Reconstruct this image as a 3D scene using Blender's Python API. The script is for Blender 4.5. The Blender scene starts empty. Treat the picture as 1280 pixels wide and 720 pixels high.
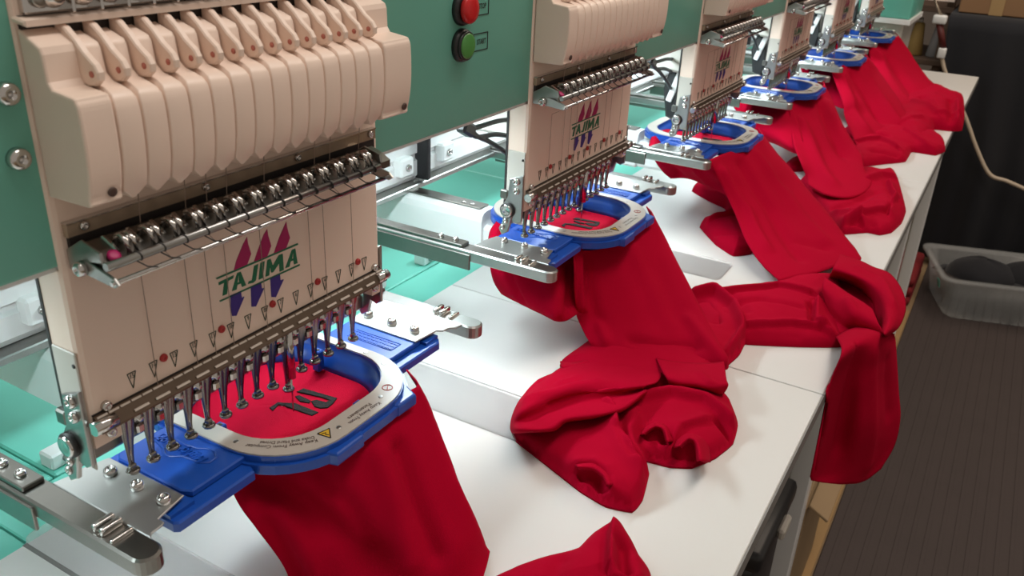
import bpy, bmesh, math, random
import numpy as np
from mathutils import Vector, Matrix, noise

random.seed(7)
S = bpy.context.scene
COL = S.collection
PI = math.pi

# ------------------------------------------------------------------ camera
cam_data = bpy.data.cameras.new('camera')
cam_data.sensor_width = 36.0
cam_data.lens = 30.06
cam_data.clip_start = 0.01
cam = bpy.data.objects.new('camera', cam_data)
cam.location = (-0.29446, -0.32166, 0.28494)
cam.rotation_mode = 'XYZ'
cam.rotation_euler = (math.radians(64.973), math.radians(-2.5145), math.radians(-59.618))
COL.objects.link(cam)
S.camera = cam
cam_data.dof.use_dof = True
cam_data.dof.focus_distance = 0.62
cam_data.dof.aperture_fstop = 20.0

# ------------------------------------------------------------------ world, lights, exposure
S.view_settings.view_transform = 'Standard'
S.view_settings.look = 'None'
S.view_settings.exposure = 0.40
S.view_settings.gamma = 1.0
S.view_settings.use_curve_mapping = False
W = bpy.data.worlds.new('room_world')
S.world = W
W.use_nodes = True
W.node_tree.nodes['Background'].inputs[0].default_value = (1.0, 0.88, 0.76, 1)
W.node_tree.nodes['Background'].inputs[1].default_value = 0.27


def area(name, loc, aim, sx, sy, power, col):
    d = bpy.data.lights.new(name, 'AREA')
    d.shape = 'RECTANGLE'
    d.size, d.size_y, d.energy, d.color = sx, sy, power, col
    o = bpy.data.objects.new(name, d)
    COL.objects.link(o)
    o.location = loc
    o.rotation_euler = (Vector(aim) - Vector(loc)).to_track_quat('-Z', 'Y').to_euler()
    return o


# ceiling tubes over the aisle (warm) and the cool work lamps under the machine beam
area('ceiling_tube_near', (0.45, -0.50, 1.75), (0.45, -0.2, 0), 1.5, 0.35, 13.0, (1.0, 0.93, 0.87))
area('ceiling_tube_far', (2.3, -0.62, 1.75), (2.2, -0.3, -0.1), 1.5, 0.35, 14, (1.0, 0.83, 0.68))
area('ceiling_tube_back', (0.9, 1.3, 1.75), (0.9, 0.4, -0.1), 2.6, 0.4, 26, (0.86, 0.97, 1.0))
for i in range(6):
    area('work_lamp', (i * 0.4 - 0.2, 0.085, 0.1275), (i * 0.4 - 0.2, 0.055, -0.1), 0.22, 0.03, 1.0 if i else 0.5, (0.80, 0.95, 1.0))


# ------------------------------------------------------------------ materials
def mat(name, col, rough=0.5, metal=0.0, var=0.06, scale=40.0, bump=0.0, bscale=300.0, spec=0.5, coat=0.0,
        trans=0.0, alpha=1.0, sheen=0.0, emit=None):
    m = bpy.data.materials.new(name)
    m.use_nodes = True
    nt = m.node_tree
    b = nt.nodes['Principled BSDF']
    b.inputs['Roughness'].default_value = rough
    b.inputs['Metallic'].default_value = metal
    b.inputs['Specular IOR Level'].default_value = spec
    b.inputs['Coat Weight'].default_value = coat
    b.inputs['Coat Roughness'].default_value = 0.15
    b.inputs['Transmission Weight'].default_value = trans
    b.inputs['Alpha'].default_value = alpha
    b.inputs['Sheen Weight'].default_value = sheen
    tc = nt.nodes.new('ShaderNodeTexCoord')
    nz = nt.nodes.new('ShaderNodeTexNoise')
    nz.inputs['Scale'].default_value = scale
    nz.inputs['Detail'].default_value = 3
    nt.links.new(tc.outputs['Object'], nz.inputs['Vector'])
    mx = nt.nodes.new('ShaderNodeMix')
    mx.data_type = 'RGBA'
    nt.links.new(nz.outputs['Fac'], mx.inputs['Factor'])
    mx.inputs[6].default_value = tuple(max(0, c * (1 - var)) for c in col) + (1,)
    mx.inputs[7].default_value = tuple(min(1, c * (1 + var)) for c in col) + (1,)
    nt.links.new(mx.outputs[2], b.inputs['Base Color'])
    if emit:
        b.inputs['Emission Color'].default_value = emit[:3] + (1,)
        b.inputs['Emission Strength'].default_value = emit[3]
    if bump:
        n2 = nt.nodes.new('ShaderNodeTexNoise')
        n2.inputs['Scale'].default_value = bscale
        n2.inputs['Detail'].default_value = 4
        nt.links.new(tc.outputs['Object'], n2.inputs['Vector'])
        bp = nt.nodes.new('ShaderNodeBump')
        bp.inputs['Strength'].default_value = bump
        bp.inputs['Distance'].default_value = 0.001
        nt.links.new(n2.outputs['Fac'], bp.inputs['Height'])
        nt.links.new(bp.outputs['Normal'], b.inputs['Normal'])
    return m


M = dict(
    cream=mat('cream_paint', (0.82, 0.65, 0.545), 0.38, var=0.03, scale=15),
    greypaint=mat('pale_grey_paint', (0.50, 0.47, 0.42), 0.45, var=0.03),
    green=mat('green_paint', (0.150, 0.44, 0.345), 0.42, var=0.04, scale=12),
    teal=mat('teal_bed_paint', (0.16, 0.58, 0.47), 0.35, var=0.05, scale=8),
    white=mat('white_enamel', (0.80, 0.80, 0.79), 0.28, var=0.02, scale=10),
    chrome=mat('polished_chrome', (0.62, 0.60, 0.58), 0.16, 1.0, var=0.05),
    steel=mat('brushed_steel', (0.40, 0.395, 0.38), 0.30, 1.0, var=0.1, scale=60),
    darksteel=mat('dark_bracket_steel', (0.23, 0.22, 0.20), 0.30, 1.0, var=0.1, scale=60),
    bronze=mat('tinted_guide_plate', (0.42, 0.32, 0.23), 0.22, 0.35, var=0.2, scale=90),
    bronze2=mat('dark_bronze_rail', (0.16, 0.115, 0.085), 0.3, 0.8, var=0.2, scale=90),
    dark=mat('gap_shade', (0.018, 0.014, 0.012), 0.6, var=0.1),  # near-black colour put in for the shade inside gaps
    black=mat('black_plastic', (0.015, 0.015, 0.016), 0.4, var=0.1),
    red=mat('red_knit_cotton', (0.36, 0.0006, 0.018), 0.9, var=0.05, scale=25, bump=0.3, bscale=1200, spec=0.05),
    redin=mat('red_hooped_cotton', (0.36, 0.002, 0.020), 0.9, var=0.08, scale=200, bump=0.25, bscale=1500, spec=0.05),
    thread=mat('charcoal_embroidery', (0.020, 0.016, 0.015), 0.8, var=0.3, scale=700, bump=0.5, bscale=900, spec=0.1),
    blue=mat('blue_hoop_plastic', (0.008, 0.066, 0.36), 0.30, var=0.05, scale=30),
    ring=mat('pale_ring_sticker', (0.44, 0.40, 0.355), 0.35, var=0.03),
    ink=mat('black_print', (0.015, 0.013, 0.012), 0.5, var=0.1),
    brown=mat('faded_print', (0.07, 0.04, 0.03), 0.5, var=0.1),
    yellow=mat('yellow_print', (0.65, 0.40, 0.03), 0.5, var=0.05),
    lgreen=mat('green_print', (0.0, 0.145, 0.065), 0.5, var=0.05),
    dgreen=mat('dark_green_print', (0.012, 0.035, 0.018), 0.5, var=0.05),
    foot=mat('dark_foot_steel', (0.30, 0.285, 0.27), 0.22, 1.0, var=0.1, scale=60),
    pin=mat('bright_rail_pin', (0.66, 0.58, 0.51), 0.4, 0.3, var=0.05),
    plate=mat('matte_bracket_steel', (0.40, 0.40, 0.385), 0.42, 0.9, var=0.06),
    lpink=mat('magenta_print', (0.38, 0.003, 0.10), 0.5, var=0.05),
    lblue=mat('violet_print', (0.035, 0.018, 0.22), 0.5, var=0.05),
    redbtn=mat('red_button_plastic', (0.55, 0.012, 0.015), 0.3, var=0.05),
    grnbtn=mat('green_button_plastic', (0.07, 0.25, 0.055), 0.3, var=0.05),
    redscrew=mat('red_screw_paint', (0.42, 0.02, 0.02), 0.4, var=0.05),
    table=mat('white_laminate', (0.66, 0.645, 0.62), 0.33, var=0.02, scale=6),
    edge=mat('grey_table_edge', (0.20, 0.19, 0.18), 0.5, var=0.05),
    film=mat('clear_strip_plastic', (0.78, 0.75, 0.75), 0.14, var=0.02, spec=0.5, alpha=0.25),
    rubber=mat('ribbed_rubber', (0.058, 0.042, 0.038), 0.75, var=0.1, scale=12, bump=0.3, bscale=150),
    wood=mat('dark_shelf_wood', (0.09, 0.05, 0.03), 0.7, var=0.2, scale=12),
    rust=mat('dark_red_pole', (0.10, 0.012, 0.010), 0.5, var=0.1),
    ochre=mat('ochre_thread', (0.25, 0.15, 0.04), 0.8, var=0.1),
    greythread=mat('grey_thread', (0.16, 0.14, 0.13), 0.8, var=0.1),
    card=mat('tan_board', (0.36, 0.22, 0.09), 0.7, var=0.15, scale=8),
    box=mat('brown_cardboard', (0.24, 0.125, 0.055), 0.8, var=0.1, scale=10),
    drape=mat('black_cloth', (0.006, 0.006, 0.009), 0.9, var=0.1, scale=30, bump=0.2, bscale=400, sheen=0.1),
    bin=mat('clear_bin_plastic', (0.55, 0.56, 0.55), 0.28, var=0.03, alpha=0.30),
    cord=mat('cream_cord', (0.55, 0.45, 0.34), 0.5, var=0.05),
    dred=mat('dark_red_cloth', (0.20, 0.008, 0.012), 0.85, var=0.1),
    wall=mat('dim_wall_paint', (0.16, 0.13, 0.11), 0.8, var=0.08, scale=4),
    concrete=mat('tan_floor', (0.30, 0.20, 0.105), 0.7, var=0.15, scale=5),
    clearthread=mat('thin_thread', (0.33, 0.24, 0.19), 0.6, var=0.05),
    pinkthread=mat('pale_red_thread', (0.50, 0.16, 0.12), 0.6, var=0.05),
)


# ------------------------------------------------------------------ mesh helpers
class MB:
    """collects shapes; link() makes them ONE mesh object"""

    def __init__(self):
        self.v, self.f, self.s = [], [], []

    def add(self, vs, fs, smooth=False):
        n = len(self.v)
        self.v += [tuple(p) for p in vs]
        self.f += [tuple(i + n for i in f) for f in fs]
        self.s += [smooth] * len(fs)
        return self

    def bm(self, b, smooth=False):
        b.verts.index_update()
        self.add([v.co[:] for v in b.verts], [[v.index for v in f.verts] for f in b.faces], smooth)
        b.free()
        return self

    def box(self, x0, x1, y0, y1, z0, z1, bev=0.0, seg=1, rot=None):
        b = bmesh.new()
        bmesh.ops.create_cube(b, size=1)
        for v in b.verts:
            v.co = Vector(((x0 + x1) / 2 + v.co.x * (x1 - x0), (y0 + y1) / 2 + v.co.y * (y1 - y0), (z0 + z1) / 2 + v.co.z * (z1 - z0)))
        if bev:
            bmesh.ops.bevel(b, geom=b.edges[:], offset=bev, segments=seg, profile=0.5, affect='EDGES', clamp_overlap=True)
        if rot:
            c = Vector(((x0 + x1) / 2, (y0 + y1) / 2, (z0 + z1) / 2))
            bmesh.ops.rotate(b, verts=b.verts[:], cent=c, matrix=Matrix.Rotation(rot[1], 3, rot[0]))
        return self.bm(b, seg > 1)

    def prism(self, poly, axis, a, b_, bev=0.0, seg=1):
        """poly in the plane normal to axis, swept from a to b_"""
        def P(p, t):
            return {'x': (t, p[0], p[1]), 'y': (p[0], t, p[1]), 'z': (p[0], p[1], t)}[axis]
        b = bmesh.new()
        lo = [b.verts.new(P(p, a)) for p in poly]
        hi = [b.verts.new(P(p, b_)) for p in poly]
        n = len(poly)
        b.faces.new(lo)
        b.faces.new(hi[::-1])
        for i in range(n):
            b.faces.new((lo[i], lo[(i + 1) % n], hi[(i + 1) % n], hi[i]))
        bmesh.ops.recalc_face_normals(b, faces=b.faces[:])
        if bev:
            es = [e for e in b.edges if e.verts[0] in lo and e.verts[1] in lo or e.verts[0] in hi and e.verts[1] in hi]
            bmesh.ops.bevel(b, geom=es, offset=bev, segments=seg, profile=0.5, affect='EDGES', clamp_overlap=True)
        bmesh.ops.triangulate(b, faces=[f for f in b.faces if len(f.verts) > 4])
        return self.bm(b)

    def cyl(self, p0, p1, r0, r1=None, n=12, cap=True, smooth=True):
        r1 = r0 if r1 is None else r1
        p0, p1 = Vector(p0), Vector(p1)
        q = (p1 - p0).to_track_quat('Z', 'Y')
        vs, fs = [], []
        for p, r in ((p0, r0), (p1, r1)):
            for i in range(n):
                a = 2 * PI * i / n
                vs.append(p + q @ Vector((r * math.cos(a), r * math.sin(a), 0)))
        self.add(vs, [(i, (i + 1) % n, n + (i + 1) % n, n + i) for i in range(n)], smooth)
        if cap:
            k = len(self.v) - 2 * n
            self.f += [tuple(k + i for i in range(n))[::-1], tuple(k + n + i for i in range(n))]
            self.s += [False, False]
        return self

    def lathe(self, p0, axis, prof, n=16):
        """prof: list of (distance along axis, radius)"""
        p0 = Vector(p0)
        q = Vector(axis).to_track_quat('Z', 'Y')
        vs = [p0 + q @ Vector((r * math.cos(2 * PI * i / n), r * math.sin(2 * PI * i / n), t)) for t, r in prof for i in range(n)]
        fs = [(j * n + i, j * n + (i + 1) % n, (j + 1) * n + (i + 1) % n, (j + 1) * n + i) for j in range(len(prof) - 1) for i in range(n)]
        fs.append(tuple((len(prof) - 1) * n + i for i in range(n)))
        fs.append(tuple(range(n))[::-1])
        return self.add(vs, fs, True)

    def tube(self, pts, r, n=6, closed=False):
        pts = [Vector(p) for p in pts]
        m = len(pts)
        vs = []
        up = Vector((0.13, 0.31, 0.94))
        for i, p in enumerate(pts):
            d = (pts[(i + 1) % m] - pts[i - 1]) if closed else (pts[min(i + 1, m - 1)] - pts[max(i - 1, 0)])
            d.normalize()
            a = d.cross(up)
            if a.length < 1e-3:
                a = d.cross(Vector((1, 0, 0)))
            a.normalize()
            c = d.cross(a)
            vs += [p + r * (math.cos(2 * PI * k / n) * a + math.sin(2 * PI * k / n) * c) for k in range(n)]
        fs = [(j * n + i, j * n + (i + 1) % n, ((j + 1) % m) * n + (i + 1) % n, ((j + 1) % m) * n + i) for j in range(m if closed else m - 1) for i in range(n)]
        if not closed:
            fs += [tuple(range(n))[::-1], tuple((m - 1) * n + i for i in range(n))]
        return self.add(vs, fs, True)

    def screw(self, p, axis, r, h):
        """dome headed screw with a recessed socket"""
        self.lathe(p, axis, [(0, r), (h * 0.5, r), (h * 0.85, r * 0.86), (h, r * 0.6), (h, r * 0.36), (h * 0.45, r * 0.33)], 14)
        return self

    def grid(self, G):
        n, m = len(G), len(G[0])
        return self.add([p for row in G for p in row],
                        [(i * m + j, i * m + j + 1, (i + 1) * m + j + 1, (i + 1) * m + j) for i in range(n - 1) for j in range(m - 1)], True)

    def link(self, name, material, parent=None, loc=None):
        me = bpy.data.meshes.new(name)
        me.from_pydata(self.v, [], self.f)
        me.polygons.foreach_set('use_smooth', self.s)
        if material is not None:
            me.materials.append(material)
        me.update()
        return put(name, me, parent, loc)


def put(name, me, parent=None, loc=None):
    o = bpy.data.objects.new(name, me)
    COL.objects.link(o)
    if parent is not None:
        o.parent = parent
    if loc:
        o.location = loc
    return o


def tag(o, label=None, cat=None, group=None, kind=None):
    for k, v in (('label', label), ('category', cat), ('group', group), ('kind', kind)):
        if v:
            o[k] = v
    return o


def thing(name, label, cat, loc=(0, 0, 0), group=None):
    o = bpy.data.objects.new(name, None)
    o.empty_display_size = 0.02
    COL.objects.link(o)
    o.location = loc
    return tag(o, label, cat, group)


def dup(root, dx, label):
    r = root.copy()
    COL.objects.link(r)
    r.location = root.location + Vector((dx, 0, 0))
    r['label'] = label

    def rec(a, b):
        for ch in list(KIDS.get(a, ())):
            c = ch.copy()
            COL.objects.link(c)
            c.parent = b
            rec(ch, c)
    rec(root, r)
    return r


KIDS = {}


def index_children():
    KIDS.clear()
    for o in COL.objects:
        if o.parent is not None:
            KIDS.setdefault(o.parent, []).append(o)


def text_mb(body, size, extrude=0.0, align='CENTER', shear=0.0):
    """letters as plain mesh data in the xy plane"""
    cu = bpy.data.curves.new('letters', 'FONT')
    cu.body, cu.size, cu.extrude, cu.align_x, cu.shear = body, size, extrude, align, shear
    cu.resolution_u = 2
    cu.offset = size * 0.018
    o = bpy.data.objects.new('letters', cu)
    COL.objects.link(o)
    dg = bpy.context.evaluated_depsgraph_get()
    me = bpy.data.meshes.new_from_object(o.evaluated_get(dg))
    vs = [v.co.copy() for v in me.vertices]
    fs = [tuple(p.vertices) for p in me.polygons]
    bpy.data.objects.remove(o)
    bpy.data.curves.remove(cu)
    bpy.data.meshes.remove(me)
    return vs, fs


def circle(cx, cy, r, n=16):
    return [(cx + r * math.cos(2 * PI * i / n), cy + r * math.sin(2 * PI * i / n)) for i in range(n)]


def rrect(x0, x1, y0, y1, r, k=8):
    out = []
    for cx, cy, a0 in ((x1 - r, y1 - r, 0), (x0 + r, y1 - r, 90), (x0 + r, y0 + r, 180), (x1 - r, y0 + r, 270)):
        for i in range(k + 1):
            a = math.radians(a0 + 90 * i / k)
            out.append((cx + r * math.cos(a), cy + r * math.sin(a)))
    return out


def catmull(a, k):
    n = len(a)
    out = []
    for i in range(n - 1):
        p = [a[min(max(i + j, 0), n - 1)] for j in (-1, 0, 1, 2)]
        if i == 0:
            p[0] = 2 * a[0] - a[1]
        if i == n - 2:
            p[3] = 2 * a[-1] - a[-2]
        for t in np.arange(k) / k:
            out.append(0.5 * (2 * p[1] + (p[2] - p[0]) * t + (2 * p[0] - 5 * p[1] + 4 * p[2] - p[3]) * t * t + (3 * p[1] - p[0] - 3 * p[2] + p[3]) * t ** 3))
    out.append(a[-1])
    return np.array(out)

# ------------------------------------------------------------------ machine beam (heads hang on its front), bed, moving frame
PITCH = 0.4
NX = [0.0038 + (k - 7) * 0.01215 for k in range(15)]          # needle line, left to right

beam = thing('machine_beam', 'long green painted beam carrying all the embroidery heads', 'machine beam', (0, 0.07, 0.121))
beam.location = (0, 0, 0)
MB().box(-1.1, 2.26, 0.002, 0.13, 0.1330, 0.46, 0.002, 2).link('beam_body', M['green'], beam)
MB().box(-1.1, 2.26, 0.0040, 0.0075, 0.1310, 0.1330).link('lower_lip', M['white'], beam)
for i in range(6):
    MB().box(i * 0.4 - 0.31, i * 0.4 - 0.09, 0.068, 0.102, 0.1285, 0.1330, 0.001).link('lamp_bar', M['white'], beam)
for x, z in ((-0.1116, 0.2071), (-0.1124, 0.1822)):
    MB().screw((x, 0.002, z), (0, -1, 0), 0.0046, 0.004).link('bolt', M['chrome'], beam)
for nm, z, cap, word in (('stop_button', 0.2122, 'redbtn', 'STOP'), ('start_button', 0.1886, 'grnbtn', 'START')):
    b = MB().lathe((0.1976, 0.002, z), (0, -1, 0), [(0, 0.0110), (0.002, 0.0110), (0.0038, 0.0103), (0.0044, 0.0090)], 28).link(nm, M['black'], beam)
    if word == 'STOP':
        MB().lathe((0.1976, -0.0015, z), (0, -1, 0), [(0, 0.0062), (0.0012, 0.0070), (0.0020, 0.0090), (0.0042, 0.0092), (0.0056, 0.0082), (0.0062, 0.005)], 28).link('button_cap', M[cap], b)['label'] = 'red mushroom cap'
    else:
        MB().lathe((0.1976, -0.0015, z), (0, -1, 0), [(0, 0.0098), (0.0022, 0.0096), (0.0026, 0.0088)], 28).link('button_rim', M['black'], b)
        MB().lathe((0.1976, -0.0038, z), (0, -1, 0), [(0, 0.0084), (0.0008, 0.0083), (0.0012, 0.0070)], 28).link('button_cap', M[cap], b)['label'] = 'green flat cap'
    x0, x1, z0, z1 = (0.2110, 0.2320, z - 0.0066, z + 0.0054)
    fr = MB()
    for a in ((x0, x1, z0, z0 + 0.0006), (x0, x1, z1 - 0.0006, z1), (x1 - 0.0006, x1, z0, z1)):
        fr.box(a[0], a[1], 0.0016, 0.0020, a[2], a[3])
    vs, fs = text_mb(word, 0.0050)
    fr.add([(0.2236 + v.x * 0.80, 0.0017, z - 0.0022 + v.y) for v in vs], fs)
    fr.link('button_label', M['ink'], beam)

# machine bed: teal sheet metal with a white strip and a front lip
bed = thing('machine_bed', 'teal painted machine bed behind the white table', 'machine bed')
for x0, x1 in ((-1.1, -0.021), (-0.0195, 0.7795), (0.781, 1.5795), (1.581, 2.36)):
    MB().box(x0, x1, 0.202, 0.75, -0.3, -0.1125, 0.0015).link('bed_panel', M['teal'], bed)
for x0, x1 in ((-1.1, -0.072), (-0.0705, 0.7795), (0.781, 1.5795), (1.581, 2.36)):
    MB().box(x0, x1, 0.1515, 0.2005, -0.3, -0.1135, 0.001).link('bed_lip', M['teal'], bed)
for x0, x1 in ((-0.018, 0.372), (0.44, 0.772), (0.84, 1.172), (1.24, 1.572), (1.64, 2.3)):
    st = MB().box(x0, x1, 0.206, 0.221, -0.1125, -0.100, 0.0015).link('white_strip', M['white'], bed)
    MB().screw((x0 + 0.012, 0.206, -0.106), (0, -1, 0), 0.0035, 0.003).link('bolt', M['steel'], st)
MB().box(2.35, 2.62, -0.043, 0.30, 0.008, 0.26, 0.006, 2).link('end_cabinet', M['teal'], bed)
MB().box(2.347, 2.62, -0.047, 0.30, -0.006, 0.008, 0.001).link('cabinet_trim', M['white'], bed)
MB().box(2.37, 2.60, -0.030, 0.28, -0.75, -0.006, 0.004).link('cabinet_stand', M['greypaint'], bed)
for x in (-0.8, 0.4, 1.6):
    MB().box(x, x + 0.08, 0.3, 0.6, -0.86, -0.3, 0.002).link('leg', M['greypaint'], bed)

# cylinder arms: one under each head
arm0 = None
for i in range(6):
    if i == 0:
        a = thing('cylinder_arm', 'white cylinder arm reaching under the nearest embroidery head', 'machine arm')
        MB().prism([(-0.010, -0.058), (-0.0125, -0.055), (-0.0125, -0.018), (-0.0110, -0.0120), (-0.0080, -0.0092), (-0.004, -0.0085), (0.0125, -0.0085), (0.0125, -0.055), (0.010, -0.058)], 'y', 0.098, 0.62).link('arm_body', M['white'], a)
        MB().prism([(-0.010, -0.056), (-0.012, -0.052), (-0.012, -0.025), (-0.008, -0.0205), (0.009, -0.0205), (0.012, -0.025), (0.012, -0.052), (0.010, -0.056)], 'y', 0.050, 0.098, 0.003).link('arm_nose', M['white'], a)
        cv = MB().box(-0.0045, 0.0122, 0.105, 0.60, -0.0085, -0.0066, 0.0006).link('steel_cover', M['darksteel'], a)
        for y in (0.118, 0.128):
            MB().screw((0.001, y, -0.0066), (0, 0, 1), 0.0022, 0.0012).link('bolt', M['chrome'], cv)
        arm0 = a
        index_children()
    else:
        dup(arm0, i * PITCH, 'white cylinder arm reaching under the %s embroidery head' % ['', 'second', 'third', 'fourth', 'fifth', 'farthest'][i])

# pantograph: the frame that moves every hoop
pan = thing('moving_frame', 'long white and steel moving frame with paired arms holding the hoops', 'machine frame')
MB().prism([(0.205, -0.002), (0.200, 0.004), (0.200, 0.020), (0.2035, 0.022), (0.2035, 0.026), (0.200, 0.028), (0.200, 0.043), (0.204, 0.047), (0.204, 0.054), (0.200, 0.057), (0.200, 0.068), (0.24, 0.068), (0.24, -0.002)], 'x', -1.1, 2.28).link('rear_rail', M['white'], pan)
for i in range(6):
    for dx in (-0.02, 0.055):
        k = MB().box(i * PITCH + dx, i * PITCH + dx + 0.022, 0.191, 0.2035, 0.010, 0.030, 0.002).link('rail_clamp', M['white'], pan)
        MB().screw((i * PITCH + dx + 0.011, 0.191, 0.020), (0, -1, 0), 0.004, 0.003).link('bolt', M['chrome'], k)
    MB().box(i * PITCH + 0.019, i * PITCH + 0.025, 0.186, 0.2035, 0.000, 0.062, 0.001).link('cable_stop', M['black'], pan)
MB().box(-1.1, 2.28, 0.192, 0.236, -0.0085, -0.0025, 0.001).link('rail_lip', M['steel'], pan)
for i in range(6):
    X = i * PITCH
    for sgn, xo, xi in ((-1, -0.1155, -0.1005), (1, 0.1655, 0.1805)):
        m = MB()
        outer = xo if sgn < 0 else xi
        inner = xi if sgn < 0 else xo
        r = 0.0075
        cx = (outer + inner) / 2
        tip = -0.036
        pts = [(inner, 0.20), (inner, tip + r)] + [(cx + (inner - cx) * math.cos(t), tip + r - r * math.sin(t)) for t in np.linspace(0.25, PI - 0.25, 9)] + [(outer, tip + r), (outer, 0.20)]
        m.prism([(X + p[0], p[1]) for p in pts], 'z', -0.0115, -0.0012, 0.0012)
        ao = m.link('frame_arm', M['darksteel'] if i == 0 and sgn < 0 else M['steel'], pan)  # nearest left arm: same steel, dark reflections put into a darker colour
        MB().box(X + (outer - 0.0015 if sgn < 0 else outer - 0.0005), X + (outer + 0.0005 if sgn < 0 else outer + 0.0015), 0.045, 0.20, -0.019, -0.0045, 0.0005).link('arm_flange', M['darksteel'], ao)
        m2 = MB().box(X + cx - 0.006, X + cx + 0.006, 0.055, 0.20, -0.0012, 0.0018, 0.0006)
        m2.link('arm_plate', M['darksteel'], ao)
        for y in (0.0655, 0.081):
            MB().screw((X + cx, y, 0.0018), (0, 0, 1), 0.0030, 0.0030).link('bolt', M['chrome'], ao)
        cl = MB()
        for y in (-0.004, 0.0015):
            cl.box(X + cx - 0.0050, X + cx + 0.0065, y - 0.0016, y + 0.0016, -0.0015, 0.0028, 0.0009, 2)
        cl.box(X + cx - 0.006, X + cx + 0.006, -0.0135, -0.0115, -0.0015, 0.0008, 0.0006, 2)
        cl.link('clip', M['chrome'], ao)

# ------------------------------------------------------------------ one embroidery head, then copies
ORD = ['nearest', 'second nearest', 'third', 'fourth', 'fifth', 'farthest']
h = thing('embroidery_unit', 'nearest cream embroidery head, largest, beside the start and stop buttons', 'sewing unit', group='embroidery heads along the beam')

case = MB().prism([(-0.1048, 0.0180), (-0.1048, 0.0030), (-0.1040, 0.0010), (-0.1020, 0.0), (0.1020, 0.0), (0.1040, 0.001), (0.1048, 0.0030), (0.1048, 0.0180)], 'z', 0.0535, 0.1315).prism([(-0.1048, 0.0019), (-0.1040, 0.0006), (-0.1020, 0.0), (0.1020, 0.0), (0.1040, 0.0006), (0.1048, 0.0019)], 'z', 0.1315, 0.245).link('needle_case', M['cream'], h)
for x0, x1 in ((-0.1045, -0.0905), (0.0965, 0.1045)):
    MB().box(x0, x1, 0.0003, 0.0175, 0.042, 0.0535).link('case_foot', M['cream'], case)
MB().box(-0.1058, -0.1047, 0.0012, 0.0175, 0.030, 0.0925, 0.0005).link('side_cover', M['greypaint'], case)
MB().lathe((-0.1058, 0.0030, 0.0858), (-1, 0, 0), [(0, 0.0011), (0.0003, 0.0011)], 10).link('screw_hole', M['ink'], case)
MB().box(-0.1052, -0.099, 0.018, 0.0200, 0.035, 0.1315).link('case_seam', M['ink'], case)
MB().box(-0.05, 0.05, 0.0205, 0.10, 0.085, 0.1325, 0.003).link('arm_head', M['greypaint'], h)

LOGO = dict(
    lettering=('lgreen', [[(-0.025, 0.0972), (-0.015, 0.0976), (-0.0155, 0.0961), (-0.0187, 0.0959), (-0.0205, 0.089), (-0.0234, 0.0891), (-0.0214, 0.0958), (-0.0249, 0.0957)],
                          [(-0.017, 0.0893), (-0.0125, 0.0979), (-0.0112, 0.0979), (-0.0126, 0.0937), (-0.0130, 0.0925), (-0.0117, 0.0925), (-0.0117, 0.0935), (-0.0112, 0.0979), (-0.0101, 0.0978), (-0.0074, 0.0891), (-0.0101, 0.0891), (-0.0107, 0.0914), (-0.0132, 0.0914), (-0.0141, 0.0891)],
                          [(-0.006, 0.0893), (-0.0052, 0.0905), (-0.003, 0.0903), (-0.0006, 0.0978), (0.0022, 0.0979), (-0.0004, 0.0893), (-0.0023, 0.0886)],
                          [(0.0017, 0.0889), (0.0039, 0.0979), (0.0069, 0.0979), (0.0046, 0.0889)],
                          [(0.0067, 0.0888), (0.009, 0.0978), (0.0113, 0.0978), (0.0125, 0.0932), (0.0176, 0.0978), (0.0204, 0.0976), (0.0203, 0.088), (0.0172, 0.088), (0.0174, 0.0932), (0.0124, 0.0895), (0.011, 0.0896), (0.0105, 0.0939), (0.0093, 0.0887)],
                          [(0.0217, 0.0886), (0.0276, 0.0975), (0.0288, 0.0975), (0.0275, 0.0932), (0.0271, 0.0922), (0.0283, 0.0922), (0.0284, 0.0932), (0.0288, 0.0975), (0.0302, 0.0975), (0.0312, 0.0883), (0.0285, 0.0884), (0.0282, 0.0911), (0.0259, 0.0911), (0.0248, 0.0884)]]),
    rules=('lgreen', [[(-0.0265, 0.1002), (0.0324, 0.1), (0.0326, 0.099), (-0.0258, 0.0993)], [(-0.0257, 0.0872), (0.0327, 0.0871), (0.033, 0.0862), (-0.0254, 0.0864)]]),
    upper_blades=('lpink', [[(-0.0144, 0.1002), (-0.0122, 0.1047), (-0.0069, 0.1119), (-0.0037, 0.1153), (-0.0035, 0.1115), (-0.002, 0.1052), (-0.0053, 0.1003)],
                            [(-0.0004, 0.1002), (0.003, 0.1057), (0.0079, 0.1128), (0.0106, 0.1151), (0.0109, 0.1114), (0.0125, 0.105), (0.009, 0.0999)],
                            [(0.0141, 0.1001), (0.0186, 0.1073), (0.0229, 0.1127), (0.0248, 0.115), (0.0253, 0.1107), (0.0267, 0.1051), (0.0234, 0.1002)]]),
    lower_blades=('lblue', [[(-0.0183, 0.0873), (-0.0113, 0.0871), (-0.0111, 0.0832), (-0.0093, 0.0831), (-0.0159, 0.0745), (-0.0187, 0.0755), (-0.019, 0.08)],
                            [(-0.0042, 0.0869), (0.003, 0.0867), (0.0032, 0.0831), (0.005, 0.0827), (-0.002, 0.0744), (-0.005, 0.0754)],
                            [(0.01, 0.0867), (0.0171, 0.0866), (0.0173, 0.0827), (0.0197, 0.0824), (0.0128, 0.0741), (0.0097, 0.0755)]]))
for nm, (mm, polys) in LOGO.items():
    m = MB()
    for p in polys:
        m.prism(p, 'y', -0.00035, 0.0002)
    m.link('logo_' + nm, M[mm], case)
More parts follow.
